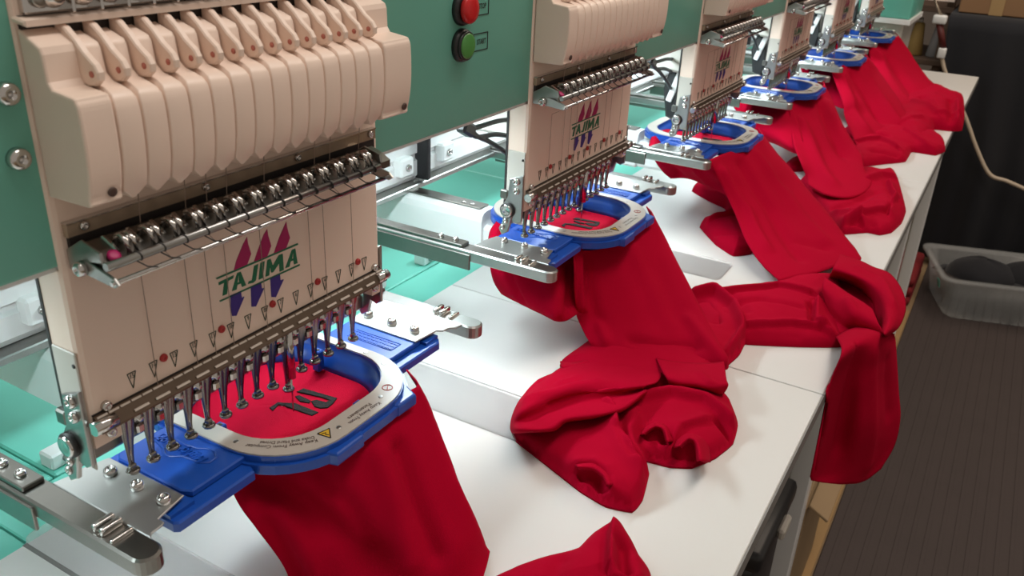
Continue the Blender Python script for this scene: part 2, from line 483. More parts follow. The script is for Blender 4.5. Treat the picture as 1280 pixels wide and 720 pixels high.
for k, x in enumerate(NX):
    m = MB()
    a = [(x - 0.0021, 0.0716), (x + 0.0025, 0.0716), (x, 0.0632)]
    for p, q in ((0, 1), (1, 2), (2, 0)):
        (ax, az), (bx, bz) = a[p], a[q]
        L = math.hypot(bx - ax, bz - az)
        nx, nz = -(bz - az) / L * 0.00018, (bx - ax) / L * 0.00018
        m.prism([(ax - nx, az - nz), (bx - nx, bz - nz), (bx + nx, bz + nz), (ax + nx, az + nz)], 'y', -0.0003, 0.0001)
    vs, fs = text_mb(str(15 - k), 0.0036)
    m.add([(x + 0.0001 + v.x * 0.78, -0.0004, 0.0687 + v.y) for v in vs], fs)
    m.link('needle_marker', M['dgreen'], case)
for k in range(5):
    x = -0.063 + k * 0.0364
    MB().screw((x, 0, 0.0712), (0, -1, 0), 0.0021, 0.0016).link('red_screw', M['redscrew'], case)
for x, z in ((-0.0965, 0.0617), (-0.0965, 0.0475), (0.0985, 0.0617), (0.0985, 0.0475)):
    MB().screw((x, 0, z), (0, -1, 0), 0.0026, 0.0026).link('case_screw', M['chrome'], case)

# take-up cover: two end caps and fourteen fins with levers between them
cover = MB().box(-0.1030, 0.1000, -0.0012, 0.0, 0.1655, 0.2345).link('cover_back', M['dark'], h)  # painted near-black to stand in for the shade between the fins
PROF = [(-0.0002, 0.2300), (-0.0085, 0.2262), (-0.0118, 0.2245), (-0.0128, 0.2220), (-0.0133, 0.2120), (-0.0150, 0.2095), (-0.0260, 0.2082), (-0.0280, 0.2068), (-0.0292, 0.2030), (-0.0296, 0.1900), (-0.0288, 0.1780), (-0.0268, 0.1690), (-0.0240, 0.1650), (-0.0002, 0.1645)]
PROFS = PROF[:6]
for a, b_, c, d in zip(PROF[5:], PROF[6:], PROF[7:], PROF[8:]):
    for t in (0, 0.25, 0.5, 0.75):
        PROFS.append(tuple(0.5 * (2 * b_[q] + (c[q] - a[q]) * t + (2 * a[q] - 5 * b_[q] + 4 * c[q] - d[q]) * t * t + (3 * b_[q] - a[q] - 3 * c[q] + d[q]) * t ** 3) for q in (0, 1)))
PROFS += PROF[-2:]
MB().prism(PROFS, 'x', -0.1040, -0.0893, 0.0010, 2).link('end_cap', M['cream'], cover)
MB().prism(PROFS, 'x', 0.0766, 0.1005, 0.0010, 2).link('end_cap', M['cream'], cover)
for x, z in ((-0.0945, 0.1700), (0.0955, 0.1700)):
    MB().lathe((x, -0.0275, z), (0, -1, -0.12), [(0, 0.0020), (0.0006, 0.0020), (0.0007, 0.0012)], 14).link('cap_hole', M['brown'], cover)
ST = [(0.1640, -0.0245, 0.0008), (0.1684, -0.0266, 0.0054), (0.1730, -0.0278, 0.0055), (0.1780, -0.0287, 0.0055), (0.1840, -0.0293, 0.0055), (0.1900, -0.0296, 0.0055), (0.1960, -0.0295, 0.0055), (0.2010, -0.0291, 0.0055), (0.2045, -0.0282, 0.0054), (0.2068, -0.0265, 0.0046), (0.2084, -0.0230, 0.0040), (0.2098, -0.0175, 0.0038), (0.2125, -0.0142, 0.0038), (0.2220, -0.0128, 0.0038), (0.2240, -0.0115, 0.0038), (0.2272, -0.0020, 0.0036)]
fin_me = None
BX = [-0.0889 + 0.01178 * k for k in range(15)]
for k in range(14):
    x = (BX[k] + BX[k + 1]) / 2
    if fin_me is None:
        m = MB()
        G = []
        for z, y, w in ST:
            c = min(0.0006, w * 0.4)
            G.append([(-w, -0.001, z), (-w, y + c, z), (-w + c * 0.5, y + c * 0.15, z), (-w + c, y, z), (w - c, y, z), (w - c * 0.5, y + c * 0.15, z), (w, y + c, z), (w, -0.001, z)])
        m.grid(G)
        m.add(G[0], [tuple(range(8))])
        o = m.link('cover_fin', M['cream'], cover, (x, 0, 0))
        fin_me = o.data
    else:
        put('cover_fin', fin_me, cover, (x, 0, 0))
lev_me = thr_me = None
LP = [(-0.0013, 0.2318), (-0.0070, 0.2300), (-0.0118, 0.2262), (-0.0165, 0.2215), (-0.0218, 0.2178), (-0.0236, 0.2150), (-0.0234, 0.2120), (-0.0205, 0.2096), (-0.0165, 0.2090), (-0.0125, 0.2100), (-0.0013, 0.2140)]
for k in range(15):
    x = BX[k] + 0.0006
    if lev_me is None:
        l = MB().prism(LP, 'x', -0.0017, 0.0017, 0.0006).link('take_up_lever', M['cream'], h, (x, 0, 0))
        t = MB().lathe((-0.0017, -0.0200, 0.2140), (-1, 0, 0), [(0, 0.0013), (0.0003, 0.0013)], 10).link('thread_eye', M['pinkthread'], l)
        lev_me, thr_me = l.data, t.data
    else:
        l = put('take_up_lever', lev_me, h, (x, 0, 0))
        put('thread_eye', thr_me, l)

# tension rail above the cover
MB().prism([(-0.0065, 0.2312), (-0.0015, 0.2318), (0.0019, 0.2318), (0.0019, 0.33), (0.0003, 0.33), (0.0003, 0.2345), (-0.0065, 0.2335)], 'x', -0.1045, 0.105, 0.0008).link('tension_base', M['cream'], h)
tr = MB().box(-0.1015, 0.1045, -0.0035, 0.001, 0.2350, 0.2462, 0.0008).link('tension_rail', M['chrome'], h)
kn_me = None
for k in range(15):
    if kn_me is None:
        m = MB().lathe((0, -0.0035, 0.2408), (0, -1, 0), [(0, 0.0040), (0.002, 0.0040), (0.0026, 0.0030), (0.0050, 0.0026), (0.0056, 0.0018)], 14)
        m.box(0.0052, 0.0066, -0.0085, -0.003, 0.2350, 0.2462, 0.0005)
        o = m.link('tension_knob', M['chrome'], tr, (-0.0905 + 0.01215 * k, 0, 0))
        kn_me = o.data
    else:
        put('tension_knob', kn_me, tr, (-0.0905 + 0.01215 * k, 0, 0))
MB().lathe((-0.0955, -0.0035, 0.2405), (0, -1, 0), [(0, 0.0034), (0.0015, 0.0034), (0.002, 0.0022)], 14).link('round_nut', M['steel'], tr)

# tinted thread guide plate and the sensor rail below it
gp = MB().box(-0.1012, 0.1000, -0.0030, 0.0, 0.1462, 0.1522, 0.0004).link('thread_guide_plate', M['bronze'], h)
MB().box(-0.1012, 0.1000, -0.0034, 0.0, 0.1522, 0.1528).link('plate_edge', M['chrome'], gp)
MB().box(-0.1000, 0.0995, -0.0020, 0.0, 0.1335, 0.1462).link('slot_shade', M['dark'], gp)  # near-black box standing in for the shade inside the slot
for x in (-0.0935, -0.0291, 0.0332, 0.0942):
    MB().screw((x, -0.0030, 0.1500), (0, -1, 0), 0.0021, 0.002).link('plate_screw', M['chrome'], gp)
sr = MB().prism([(-0.0045, 0.1435), (-0.0095, 0.1452), (-0.0165, 0.1428), (-0.0225, 0.1395), (-0.0225, 0.1355), (-0.0045, 0.1330)], 'x', -0.0995, 0.0890, 0.0006).link('sensor_rail', M['darksteel'], h)
clip_me = lp_me = None
for k in range(14):
    x = -0.0868 + 0.0119 * k
    if clip_me is None:
        m = MB()
        for dx in (-0.0017, 0.0017):
            m.tube([(dx, -0.0150, 0.1430), (dx, -0.0165, 0.1470), (dx, -0.0200, 0.1482), (dx, -0.0232, 0.1462), (dx, -0.0238, 0.1400)], 0.0013, 8)
        m.box(-0.0016, 0.0016, -0.0215, -0.016, 0.1435, 0.1476, 0.0006)
        m.box(-0.0052, -0.0030, -0.0200, -0.010, 0.1425, 0.1448, 0.0006, rot=('X', 0.45))
        o = m.link('thread_clip', M['chrome'], sr, (x, 0, 0))
        clip_me = o.data
        m = MB().tube([(0.0018 * math.sin(a) * 0 + 0.0003 * i, -0.026 + 0.0021 * math.cos(a), 0.1395 + 0.0021 * math.sin(a)) for i, a in enumerate(np.linspace(0, 2 * PI, 9))], 0.00045, 5)
        m.tube([(0.0, -0.0262, 0.1374), (0.003, -0.0285, 0.1345), (0.0062, -0.0305, 0.1338), (0.0072, -0.0290, 0.1322), (0.0045, -0.0278, 0.1322), (0.0025, -0.0284, 0.1338)], 0.00033, 5)
        lp_me = m.link('wire_loop', M['ink'], sr, (x - 0.0005, 0, 0)).data
    else:
        put('thread_clip', clip_me, sr, (x, 0, 0))
        put('wire_loop', lp_me, sr, (x - 0.0005, 0, 0))
MB().cyl((-0.1018, -0.026, 0.1395), (0.0740, -0.026, 0.1395), 0.0018, n=12).link('upper_rod', M['steel'], sr)
MB().cyl((-0.1025, -0.029, 0.1330), (0.0795, -0.029, 0.1330), 0.0011, n=10).link('lower_rod', M['chrome'], sr)
for x in (-0.1005, 0.0795):
    e = MB().prism([(-0.0005, 0.1410), (-0.0110, 0.1475), (-0.0225, 0.1445), (-0.0235, 0.1400), (-0.0150, 0.1385), (-0.0290, 0.1350), (-0.0315, 0.1325), (-0.0285, 0.1305), (-0.0120, 0.1320), (-0.0005, 0.1320)], 'x', x - 0.0008, x + 0.0008, 0.0004).link('end_bracket', M['steel'], sr)
    MB().screw((x - 0.0008, -0.0100, 0.1350), (-1, 0, 0), 0.0034, 0.0035).link('bracket_screw', M['chrome'], e)
MB().lathe((-0.0945, -0.0215, 0.1408), (0, -0.6, 0.8), [(0, 0.0028), (0.0012, 0.0028), (0.0016, 0.0016)], 14).link('sensor_lens', M['lpink'], sr)
for k, x in enumerate(NX):
    if k not in (1, 3, 4, 5, 7, 10, 11, 13):
        continue
    MB().tube([(x - 0.004, -0.0140, 0.1660), (x - 0.004, -0.0120, 0.1445), (x - 0.001, -0.0285, 0.1315), (x - 0.0006, -0.0022, 0.1180), (x, -0.0016, 0.0600), (x, -0.0060, 0.0500)], 0.00022, 4).link('upper_thread', M['clearthread'], h)

# needle clamp rail, presser feet, the needle that is sewing
nr = MB().prism([(-0.0003, 0.0597), (-0.0022, 0.0594), (-0.0062, 0.0532), (-0.0062, 0.0522), (-0.0003, 0.0518)], 'x', -0.1040, 0.1040).link('needle_rail', M['bronze2'], h)
m = MB()
for k in range(34):
    x = -0.1005 + 0.006075 * k
    m.prism([(-0.0022, 0.0595), (-0.0027, 0.0596), (-0.0031, 0.0588), (-0.0025, 0.0587)], 'x', x - 0.0026, x + 0.0026)
for x in NX:
    m.prism([(-0.0050, 0.0557), (-0.0056, 0.0557), (-0.0061, 0.0549), (-0.0054, 0.0548)], 'x', x - 0.0048, x + 0.0032)
m.link('rail_pins', M['pin'], nr)
MB().box(-0.1040, 0.1040, -0.0008, 0.0, 0.0597, 0.0602).link('rail_gap', M['ink'], nr)
MB().cyl((-0.1065, -0.0035, 0.0550), (-0.0950, -0.0035, 0.0550), 0.0034, 0.0034, 12).link('rail_end_nut', M['chrome'], nr)
MB().cyl((0.0960, -0.0035, 0.0550), (0.1070, -0.0035, 0.0550), 0.0034, 0.0034, 12).link('rail_end_nut', M['chrome'], nr)
MB().prism([(0.0160, 0.0345), (0.0160, 0.0260), (0.0175, 0.0240), (0.0200, 0.0240), (0.0200, 0.0535), (0.0175, 0.0535), (0.0175, 0.0345)], 'x', -0.1050, 0.1050).link('bottom_rail', M['darksteel'], h)
foot_me = cl_me = None
for k, x in enumerate(NX):
    if foot_me is None:
        m = MB()
        G = []
        for z, w, y, t in ((0.0500, 0.0043, 0.0095, 0.0020), (0.0440, 0.0043, 0.0100, 0.0022), (0.0390, 0.0040, 0.0105, 0.0021), (0.0330, 0.0033, 0.0110, 0.0018), (0.0260, 0.0024, 0.0115, 0.0015), (0.0190, 0.0017, 0.0118, 0.0012), (0.0130, 0.0014, 0.0118, 0.0010)):
            G.append([(-w, y - t * 0.2, z), (-w * 0.75, y - t, z), (-w * 0.2, y - t * 0.55, z), (w * 0.2, y - t * 0.55, z), (w * 0.75, y - t, z), (w, y - t * 0.2, z), (w * 0.6, y + t, z), (-w * 0.6, y + t, z), (-w, y - t * 0.2, z)])
        m.grid(G)
        m.tube([(0.0023 * math.cos(a), 0.0112 + 0.0023 * math.sin(a), 0.0108) for a in np.linspace(0, 2 * PI, 13)[:-1]], 0.0014, 7, True)
        m.box(-0.0018, 0.0018, 0.0098, 0.0128, 0.0112, 0.0148, 0.0006)
        o = m.link('presser_foot', M['foot'], h, (x, 0, 0))
        foot_me = o.data
        m = MB()
        m.lathe((0.0062, 0.0095, 0.0400), (0, -1, -0.2), [(-0.005, 0.0032), (0, 0.0032), (0.001, 0.0028), (0.0012, 0.0016), (0.0028, 0.0015), (0.0030, 0.001)], 12)
        m.box(0.0040, 0.0086, 0.0080, 0.0130, 0.0310, 0.0365, 0.001)
        m.box(0.0035, 0.0088, 0.0060, 0.0150, 0.0445, 0.0500, 0.001)
        m.cyl((0, 0.0112, 0.030), (0, 0.0112, 0.0100), 0.0005, 0.0003, 6)
        cl_me = m.link('needle_clamp', M['chrome'], h, (x, 0, 0)).data
    else:
        dz = -0.008 if k == 9 else 0
        put('presser_foot', foot_me, h, (x, 0, dz))
        if k < 14:
            put('needle_clamp', cl_me, h, (x, 0, 0))
m = MB().cyl((NX[9], 0.0075, 0.052), (NX[9], 0.0075, 0.012), 0.0024, 0.0024, 12)
m.cyl((NX[9], 0.0085, 0.014), (NX[9], 0.0085, -0.0125), 0.0007, 0.0003, 8)
m.link('sewing_needle', M['chrome'], h)

# steel link plate on the left side, mirrored on the right
for sx in (-1, 1):
    X = sx * 0.1058
    p = MB().prism([(0.0005, 0.074), (0.0135, 0.069), (0.0150, 0.052), (0.0200, 0.0440), (0.0190, 0.036), (0.0050, 0.031), (0.0005, 0.034)], 'x', X, X + sx * 0.0022, 0.0005).link('link_plate', M['steel'], h)
    for y, z, r in ((0.0066, 0.0675, 0.0034), (0.0062, 0.0595, 0.0030)):
        MB().screw((X + sx * 0.0022, y, z), (sx, 0, 0), r, 0.0024).link('plate_screw', M['chrome'], p)
    MB().lathe((X + sx * 0.0022, 0.0137, 0.0415), (sx, 0, 0), [(0, 0.0066), (0.0020, 0.0066), (0.0024, 0.0060)], 20).link('bushing_ring', M['ink'], p)
    MB().lathe((X + sx * 0.0030, 0.0137, 0.0415), (sx, 0, 0), [(0, 0.0054), (0.0025, 0.0054), (0.0030, 0.0044), (0.0022, 0.0026)], 20).link('bushing', M['chrome'], p)
    t = MB().prism([(0.0085, 0.0390), (0.0165, 0.0350), (0.0215, 0.0240), (0.0185, 0.0190), (0.0125, 0.0225)], 'x', X + sx * 0.0005, X + sx * 0.0035, 0.0006).link('trimmer_link', M['steel'], p)
    for y, z in ((0.0150, 0.0320), (0.0175, 0.0260)):
        MB().screw((X + sx * 0.0035, y, z), (sx, 0, 0), 0.0024, 0.0014).link('link_screw', M['chrome'], t)
    MB().box(X - 0.002, X + 0.002, 0.0150, 0.0225, 0.050, 0.058, 0.001).link('link_stop', M['darksteel'], p)

# black motor guard and cables behind the head
g = MB()
g.prism([(0.038, 0.020), (0.034, 0.045), (0.040, 0.080), (0.055, 0.090), (0.062, 0.060), (0.055, 0.025)], 'x', -0.036, -0.006, 0.003)
g.link('motor_guard', M['black'], h)
MB().box(-0.040, -0.036, 0.042, 0.050, 0.045, 0.085, 0.001, rot=('X', 0.3)).link('guard_edge', M['white'], h)
for i in range(1, 6):
    for pts in ([(-0.135, 0.055, 0.134), (-0.128, 0.052, 0.118), (-0.113, 0.050, 0.1065), (-0.098, 0.050, 0.1045), (-0.070, 0.050, 0.1035), (-0.045, 0.050, 0.1005)],
                [(-0.128, 0.055, 0.134), (-0.122, 0.052, 0.114), (-0.110, 0.050, 0.1005), (-0.097, 0.050, 0.0955), (-0.072, 0.050, 0.0925), (-0.045, 0.050, 0.0850)],
                [(-0.120, 0.055, 0.134), (-0.116, 0.052, 0.112), (-0.104, 0.050, 0.0985), (-0.084, 0.050, 0.0890), (-0.060, 0.050, 0.0760), (-0.040, 0.050, 0.0630)]):
        MB().tube(catmull([np.array(p) + np.array((i * PITCH, 0, 0)) for p in pts], 4), 0.0022, 7).link('cable', M['black'], beam)
    MB().box(i * PITCH - 0.126, i * PITCH - 0.108, 0.046, 0.056, 0.101, 0.112, 0.002, rot=('Y', 0.5)).link('cable_connector', M['black'], beam)
index_children()
for i in range(1, 6):
    dup(h, i * PITCH, 'cream embroidery head, %s from the left of the row' % ['', 'second', 'third', 'fourth', 'fifth', 'sixth and farthest'][i])

# ------------------------------------------------------------------ hoops
hp = thing('embroidery_hoop', 'blue embroidery hoop on the nearest red shirt, pale warning ring facing up', 'hoop', group='blue hoops under the heads')
IN = rrect(-0.0195, 0.0905, -0.0295, 0.0805, 0.036, 10)
OUT = rrect(-0.0315, 0.0975, -0.0460, 0.0930, 0.046, 10)


def band(inner, outer, z0, z1, b=0.0):
    n = len(inner)
    m = MB()
    vs = [(x, y, z1) for x, y in inner] + [(x, y, z1) for x, y in outer] + [(x, y, z0) for x, y in outer] + [(x, y, z0) for x, y in inner]
    fs = []
    for a, c in ((0, 1), (1, 2), (2, 3), (3, 0)):
        fs += [(a * n + i, a * n + (i + 1) % n, c * n + (i + 1) % n, c * n + i) for i in range(n)]
    return m.add(vs, fs)


def off(poly, d):
    cx, cy = 0.0340, 0.0245
    out = []
    n = len(poly)
    for i in range(n):
        ax, ay = poly[i - 1]
        bx, by = poly[(i + 1) % n]
        L = math.hypot(bx - ax, by - ay)
        out.append((poly[i][0] + (by - ay) / L * d, poly[i][1] - (bx - ax) / L * d))
    return out


band(IN, OUT, -0.0010, 0.0).link('top_ring', M['ring'], hp)
band(off(IN, -0.0006), off(OUT, 0.0008), -0.0050, -0.0010).link('upper_body', M['blue'], hp)
n_ = len(IN)
m = MB()
R_ = [[(x, y, z) for x, y in off(IN, d)] for d, z in ((-0.0006, -0.0015), (-0.0016, -0.0060), (-0.0026, -0.0064), (-0.0060, -0.0150), (-0.0075, -0.0185), (0.004, -0.0185))]
m.grid([r + r[:1] for r in R_])
m.link('inner_wall', M['blue'], hp)
BASE = off(OUT, 0.0030)
lower = band(off(IN, 0.002), BASE, -0.0110, -0.0050)
# grip lobes on the front edge
for poly in ([(-0.0030, -0.0390), (0.0005, -0.0510), (0.0230, -0.0510), (0.0325, -0.0400), (0.0250, -0.0360)],
             [(0.0545, -0.0400), (0.0590, -0.0490), (0.0760, -0.0495), (0.0815, -0.0380), (0.0700, -0.0340)],
             [(0.0980, 0.062), (0.1020, 0.058), (0.1020, 0.042), (0.0960, 0.038)]):
    lower.prism(poly, 'z', -0.0125, -0.0040, 0.0016, 2)
lower.link('lower_body', M['blue'], hp)
la = MB().prism([(-0.0295, -0.0150), (-0.0330, -0.0215), (-0.0830, -0.0215), (-0.0850, -0.0190), (-0.0850, 0.0500), (-0.0830, 0.0520), (-0.0300, 0.0520), (-0.025, 0.060), (-0.022, -0.026)], 'z', -0.0130, -0.0062, 0.001)
la.prism([(-0.0300, -0.0120), (-0.0660, -0.0120), (-0.0690, -0.0060), (-0.0690, 0.0420), (-0.0660, 0.0460), (-0.0300, 0.0460)], 'z', -0.0062, -0.0020, 0.0008)
la.prism([(-0.0690, -0.0165), (-0.0840, -0.0165), (-0.0840, 0.0480), (-0.0690, 0.0480)], 'z', -0.0062, -0.0040)
la.link('hoop_arm', M['blue'], hp)
ra = MB().prism([(0.0975, -0.0200), (0.1430, -0.0205), (0.1480, -0.0165), (0.1480, 0.0500), (0.1460, 0.0520), (0.0960, 0.0520), (0.090, 0.060), (0.090, -0.018)], 'z', -0.0130, -0.0062, 0.001)
ra.prism([(0.0950, -0.0120), (0.1310, -0.0125), (0.1330, -0.0100), (0.1330, 0.0420), (0.1310, 0.0460), (0.0950, 0.0460)], 'z', -0.0062, -0.0020, 0.0008)
ra.prism([(0.1330, -0.0165), (0.1470, -0.0165), (0.1470, 0.0480), (0.1330, 0.0480)], 'z', -0.0062, -0.0040)
ra.link('hoop_arm', M['blue'], hp)
# raised tag outline and script on the left arm, fine raised lines on the right arm
m = MB()
m.tube([(x, y, -0.0019) for x, y in [(-0.0400, -0.0010), (-0.0368, 0.0040), (-0.0368, 0.0095), (-0.0400, 0.0140), (-0.0410, 0.0220), (-0.0405, 0.0400), (-0.0470, 0.0410), (-0.0500, 0.0290), (-0.0530, 0.0250), (-0.0530, 0.0200), (-0.0490, 0.0150), (-0.0480, 0.0030), (-0.0450, -0.0012)]], 0.0007, 6, True)
vs, fs = text_mb('Mighty Hoop', 0.0078, 0.0008, 'LEFT', 0.25)
m.add([(-0.0432 - v.y, 0.0015 + v.x * 0.92, -0.0018 + v.z) for v in vs], fs)
m.link('raised_lettering', M['blue'], hp)
m = MB()
rnd = random.Random(3)
for row, x in enumerate((0.1095, 0.1130, 0.1165)):
    y = -0.004
    while y < 0.030:
        L = rnd.uniform(0.0014, 0.0032)
        m.box(x - 0.0008, x + 0.0008, y, y + L, -0.0020, -0.0016)
        y += L + 0.0009
m.tube([(x, y, -0.0019) for x, y in [(0.1075, -0.0055), (0.1185, -0.0055), (0.1185, 0.0325), (0.1075, 0.0325)]], 0.0004, 5, True)
m.link('raised_panel', M['blue'], hp)


def on_path(path, body, size, z, squeeze=0.9):
    """letters that follow a polyline; their tops point to the left of the path direction"""
    P = [Vector((a, b, 0)) for a, b in path]
    cum = [0]
    for a, b in zip(P, P[1:]):
        cum.append(cum[-1] + (b - a).length)
    vs, fs = text_mb(body, size, 0, 'LEFT')
    wmax = max(v.x for v in vs)
    out = []
    for v in vs:
        s = v.x / wmax * cum[-1]
        i = max(k for k in range(len(P) - 1) if cum[k] <= s + 1e-9)
        t = (P[i + 1] - P[i]).normalized()
        p = P[i] + t * (s - cum[i])
        out.append((p.x - t.y * v.y, p.y + t.x * v.y, z))
    return out, fs


def smooth_path(p):
    q = []
    n = len(p)
    for i in range(n - 1):
        a, b, c, d = (np.array(p[max(0, min(n - 1, i + k))]) for k in (-1, 0, 1, 2))
        for t in np.linspace(0, 1, 9)[:-1]:
            q.append(tuple(0.5 * ((2 * b) + (c - a) * t + (2 * a - 5 * b + 4 * c - d) * t * t + (3 * b - a - 3 * c + d) * t ** 3)))
    return q + [tuple(p[-1])]


txt = MB()
for path, body in (([(0.0012, -0.0357), (-0.0062, -0.0305), (-0.0142, -0.0232), (-0.0197, -0.0150), (-0.0238, -0.0065)], 'Keep Away From Computer'),
                   ([(0.0025, -0.0322), (-0.0042, -0.0276), (-0.0112, -0.0206), (-0.0178, -0.0112)], 'Disks and Hard Drives'),
                   ([(0.0505, -0.0400), (0.0371, -0.0396), (0.0233, -0.0392)], 'Keep Away From'),
                   ([(0.0465, -0.0360), (0.0382, -0.0357), (0.0268, -0.0355)], 'Pacemakers')):
    vs, fs = on_path(smooth_path(path), body, 0.0040, 0.00012)
    txt.add(vs, fs)
txt.link('warning_text', M['brown'], hp)
tri = MB().prism([(0.0128, -0.0345), (0.0050, -0.0325), (0.0062, -0.0412)], 'z', 0.0, 0.00012)
tri.link('warning_triangle', M['yellow'], hp)
m = MB()
T3 = [(0.0128, -0.0345), (0.0050, -0.0325), (0.0062, -0.0412)]
for a, b in ((0, 1), (1, 2), (2, 0)):
    m.tube([(T3[a][0], T3[a][1], 0.0002), (T3[b][0], T3[b][1], 0.0002)], 0.00035, 4)
m.tube([(0.0063, -0.0345, 0.0002), (0.0085, -0.0358, 0.0002), (0.0070, -0.0366, 0.0002), (0.0078, -0.0385, 0.0002)], 0.0003, 4)
m.link('triangle_outline', M['ink'], hp)
for x, y in ((0.0560, -0.0375), (0.0168, -0.0379), (-0.0253, -0.0002), (0.0938, 0.0050), (0.0885, -0.0140)):
    MB().lathe((x, y, -0.0002), (0, 0, 1), [(0, 0.0016), (0.0004, 0.0016), (0.0005, 0.0011)], 14).link('rivet', M['steel'], hp)
m = MB()
m.tube([(0.0665 + 0.0032 * math.cos(a), -0.0345 + 0.0032 * math.sin(a), 0.0002) for a in np.linspace(0, 2 * PI, 17)[:-1]], 0.0003, 4, True)
m.tube([(0.0648, -0.0356, 0.0002), (0.0682, -0.0334, 0.0002)], 0.0003, 4)
m.link('ring_symbol', M['redscrew'], hp)
for x, y in ((-0.0172, 0.0215), (0.0455, -0.0290), (0.0800, 0.0350)):
    p = MB().box(x - 0.003, x + 0.003, y - 0.003, y + 0.003, -0.0170, -0.0015, 0.0008).link('magnet_peg', M['blue'], hp)
    MB().lathe((x, y, -0.0016), (0, 0, 1), [(0, 0.0015), (0.0003, 0.0015)], 10).link('peg_hole', M['ink'], p)
# steel brackets that clip onto the frame arms
lb = MB().prism([(-0.0717, -0.0125), (-0.0885, -0.0160), (-0.0905, -0.0165), (-0.0905, -0.0205), (-0.0925, -0.0218), (-0.0990, -0.0222), (-0.1015, -0.0245), (-0.1015, 0.0500), (-0.0920, 0.0480), (-0.0880, 0.0490), (-0.0720, 0.0450)], 'z', -0.0020, -0.0006, 0.0004).link('steel_bracket', M['plate'], hp)
for y in (-0.0088, 0.0112, 0.0319):
    MB().screw((-0.0808, y, -0.0006), (0, 0, 1), 0.0036, 0.0042).link('bracket_bolt', M['chrome'], lb)
rb = MB().prism([(0.1255, -0.0125), (0.1475, -0.0150), (0.1500, -0.0190), (0.1560, -0.0200), (0.1585, -0.0235), (0.1655, -0.0250), (0.1655, 0.0560), (0.1560, 0.0560), (0.1500, 0.0480), (0.1255, 0.0450)], 'z', -0.0020, -0.0006, 0.0004).link('steel_bracket', M['plate'], hp)
for y in (-0.0034, 0.0166, 0.0379):
    MB().screw((0.1372, y, -0.0006), (0, 0, 1), 0.0036, 0.0042).link('bracket_bolt', M['chrome'], rb)
index_children()
HOOPS = [hp]
for i in range(1, 6):
    HOOPS.append(dup(hp, i * PITCH, 'blue embroidery hoop with pale ring under the %s head from the left' % ['', 'second', 'third', 'fourth', 'fifth', 'sixth'][i]))

# ------------------------------------------------------------------ table
ZT = -0.11
tb = thing('work_table', 'long white laminate table running along the front of the machine', 'table')
for x0, x1 in ((-1.19, -0.3765), (-0.375, 0.4135), (0.415, 1.1715), (1.173, 1.9615), (1.963, 2.30)):
    pn = MB().box(x0, x1, -0.2470, 0.1500, ZT - 0.016, ZT, 0.0006).link('table_panel', M['table'], tb)
    MB().box(x0, x1, -0.2485, -0.2470, ZT - 0.016, ZT - 0.0006).link('edge_band', M['edge'], pn)
MB().box(-1.19, 2.30, -0.2300, 0.1400, ZT - 0.034, ZT - 0.0165).link('support_rail', M['edge'], tb)
for x in (-0.2, 0.815, 1.60, 2.2):
    MB().box(x, x + 0.03, -0.215, -0.185, -0.86, ZT - 0.034, 0.002).link('leg', M['white'], tb)
for i in range(6):
    X = i * PITCH
    if i > 4:
        continue
    for a, b, y0 in ((-0.0745, -0.0235, -0.108), (0.1985, 0.2560, -0.092)):
        if i == 0:
            y0 = -0.15
        elif a < 0:
            continue
        MB().prism(rrect(X + a, X + b, y0, 0.155, 0.008, 4), 'z', ZT, ZT + 0.0028, 0.0008).link('cover_strip', M['film'], tb)
MB().box(-0.0765, -0.0735, -0.24, 0.15, ZT, ZT + 0.0003).link('panel_seam', M['edge'], tb)
MB().box(0.2575, 0.2592, -0.10, 0.15, ZT, ZT + 0.0003).link('panel_seam', M['edge'], tb)

# ------------------------------------------------------------------ floor, back of the room
ZF = -0.86
tag(MB().box(-2.5, 6.0, -4.0, 4.0, ZF - 0.05, ZF).link('floor', M['concrete'], None), kind='structure')
tag(MB().box(-2.5, 6.0, 3.0, 3.1, ZF, 2.0).link('wall_back', M['wall'], None), kind='structure')
tag(MB().box(5.0, 5.1, -4.0, 3.0, ZF, 2.0).link('wall_right', M['wall'], None), kind='structure')

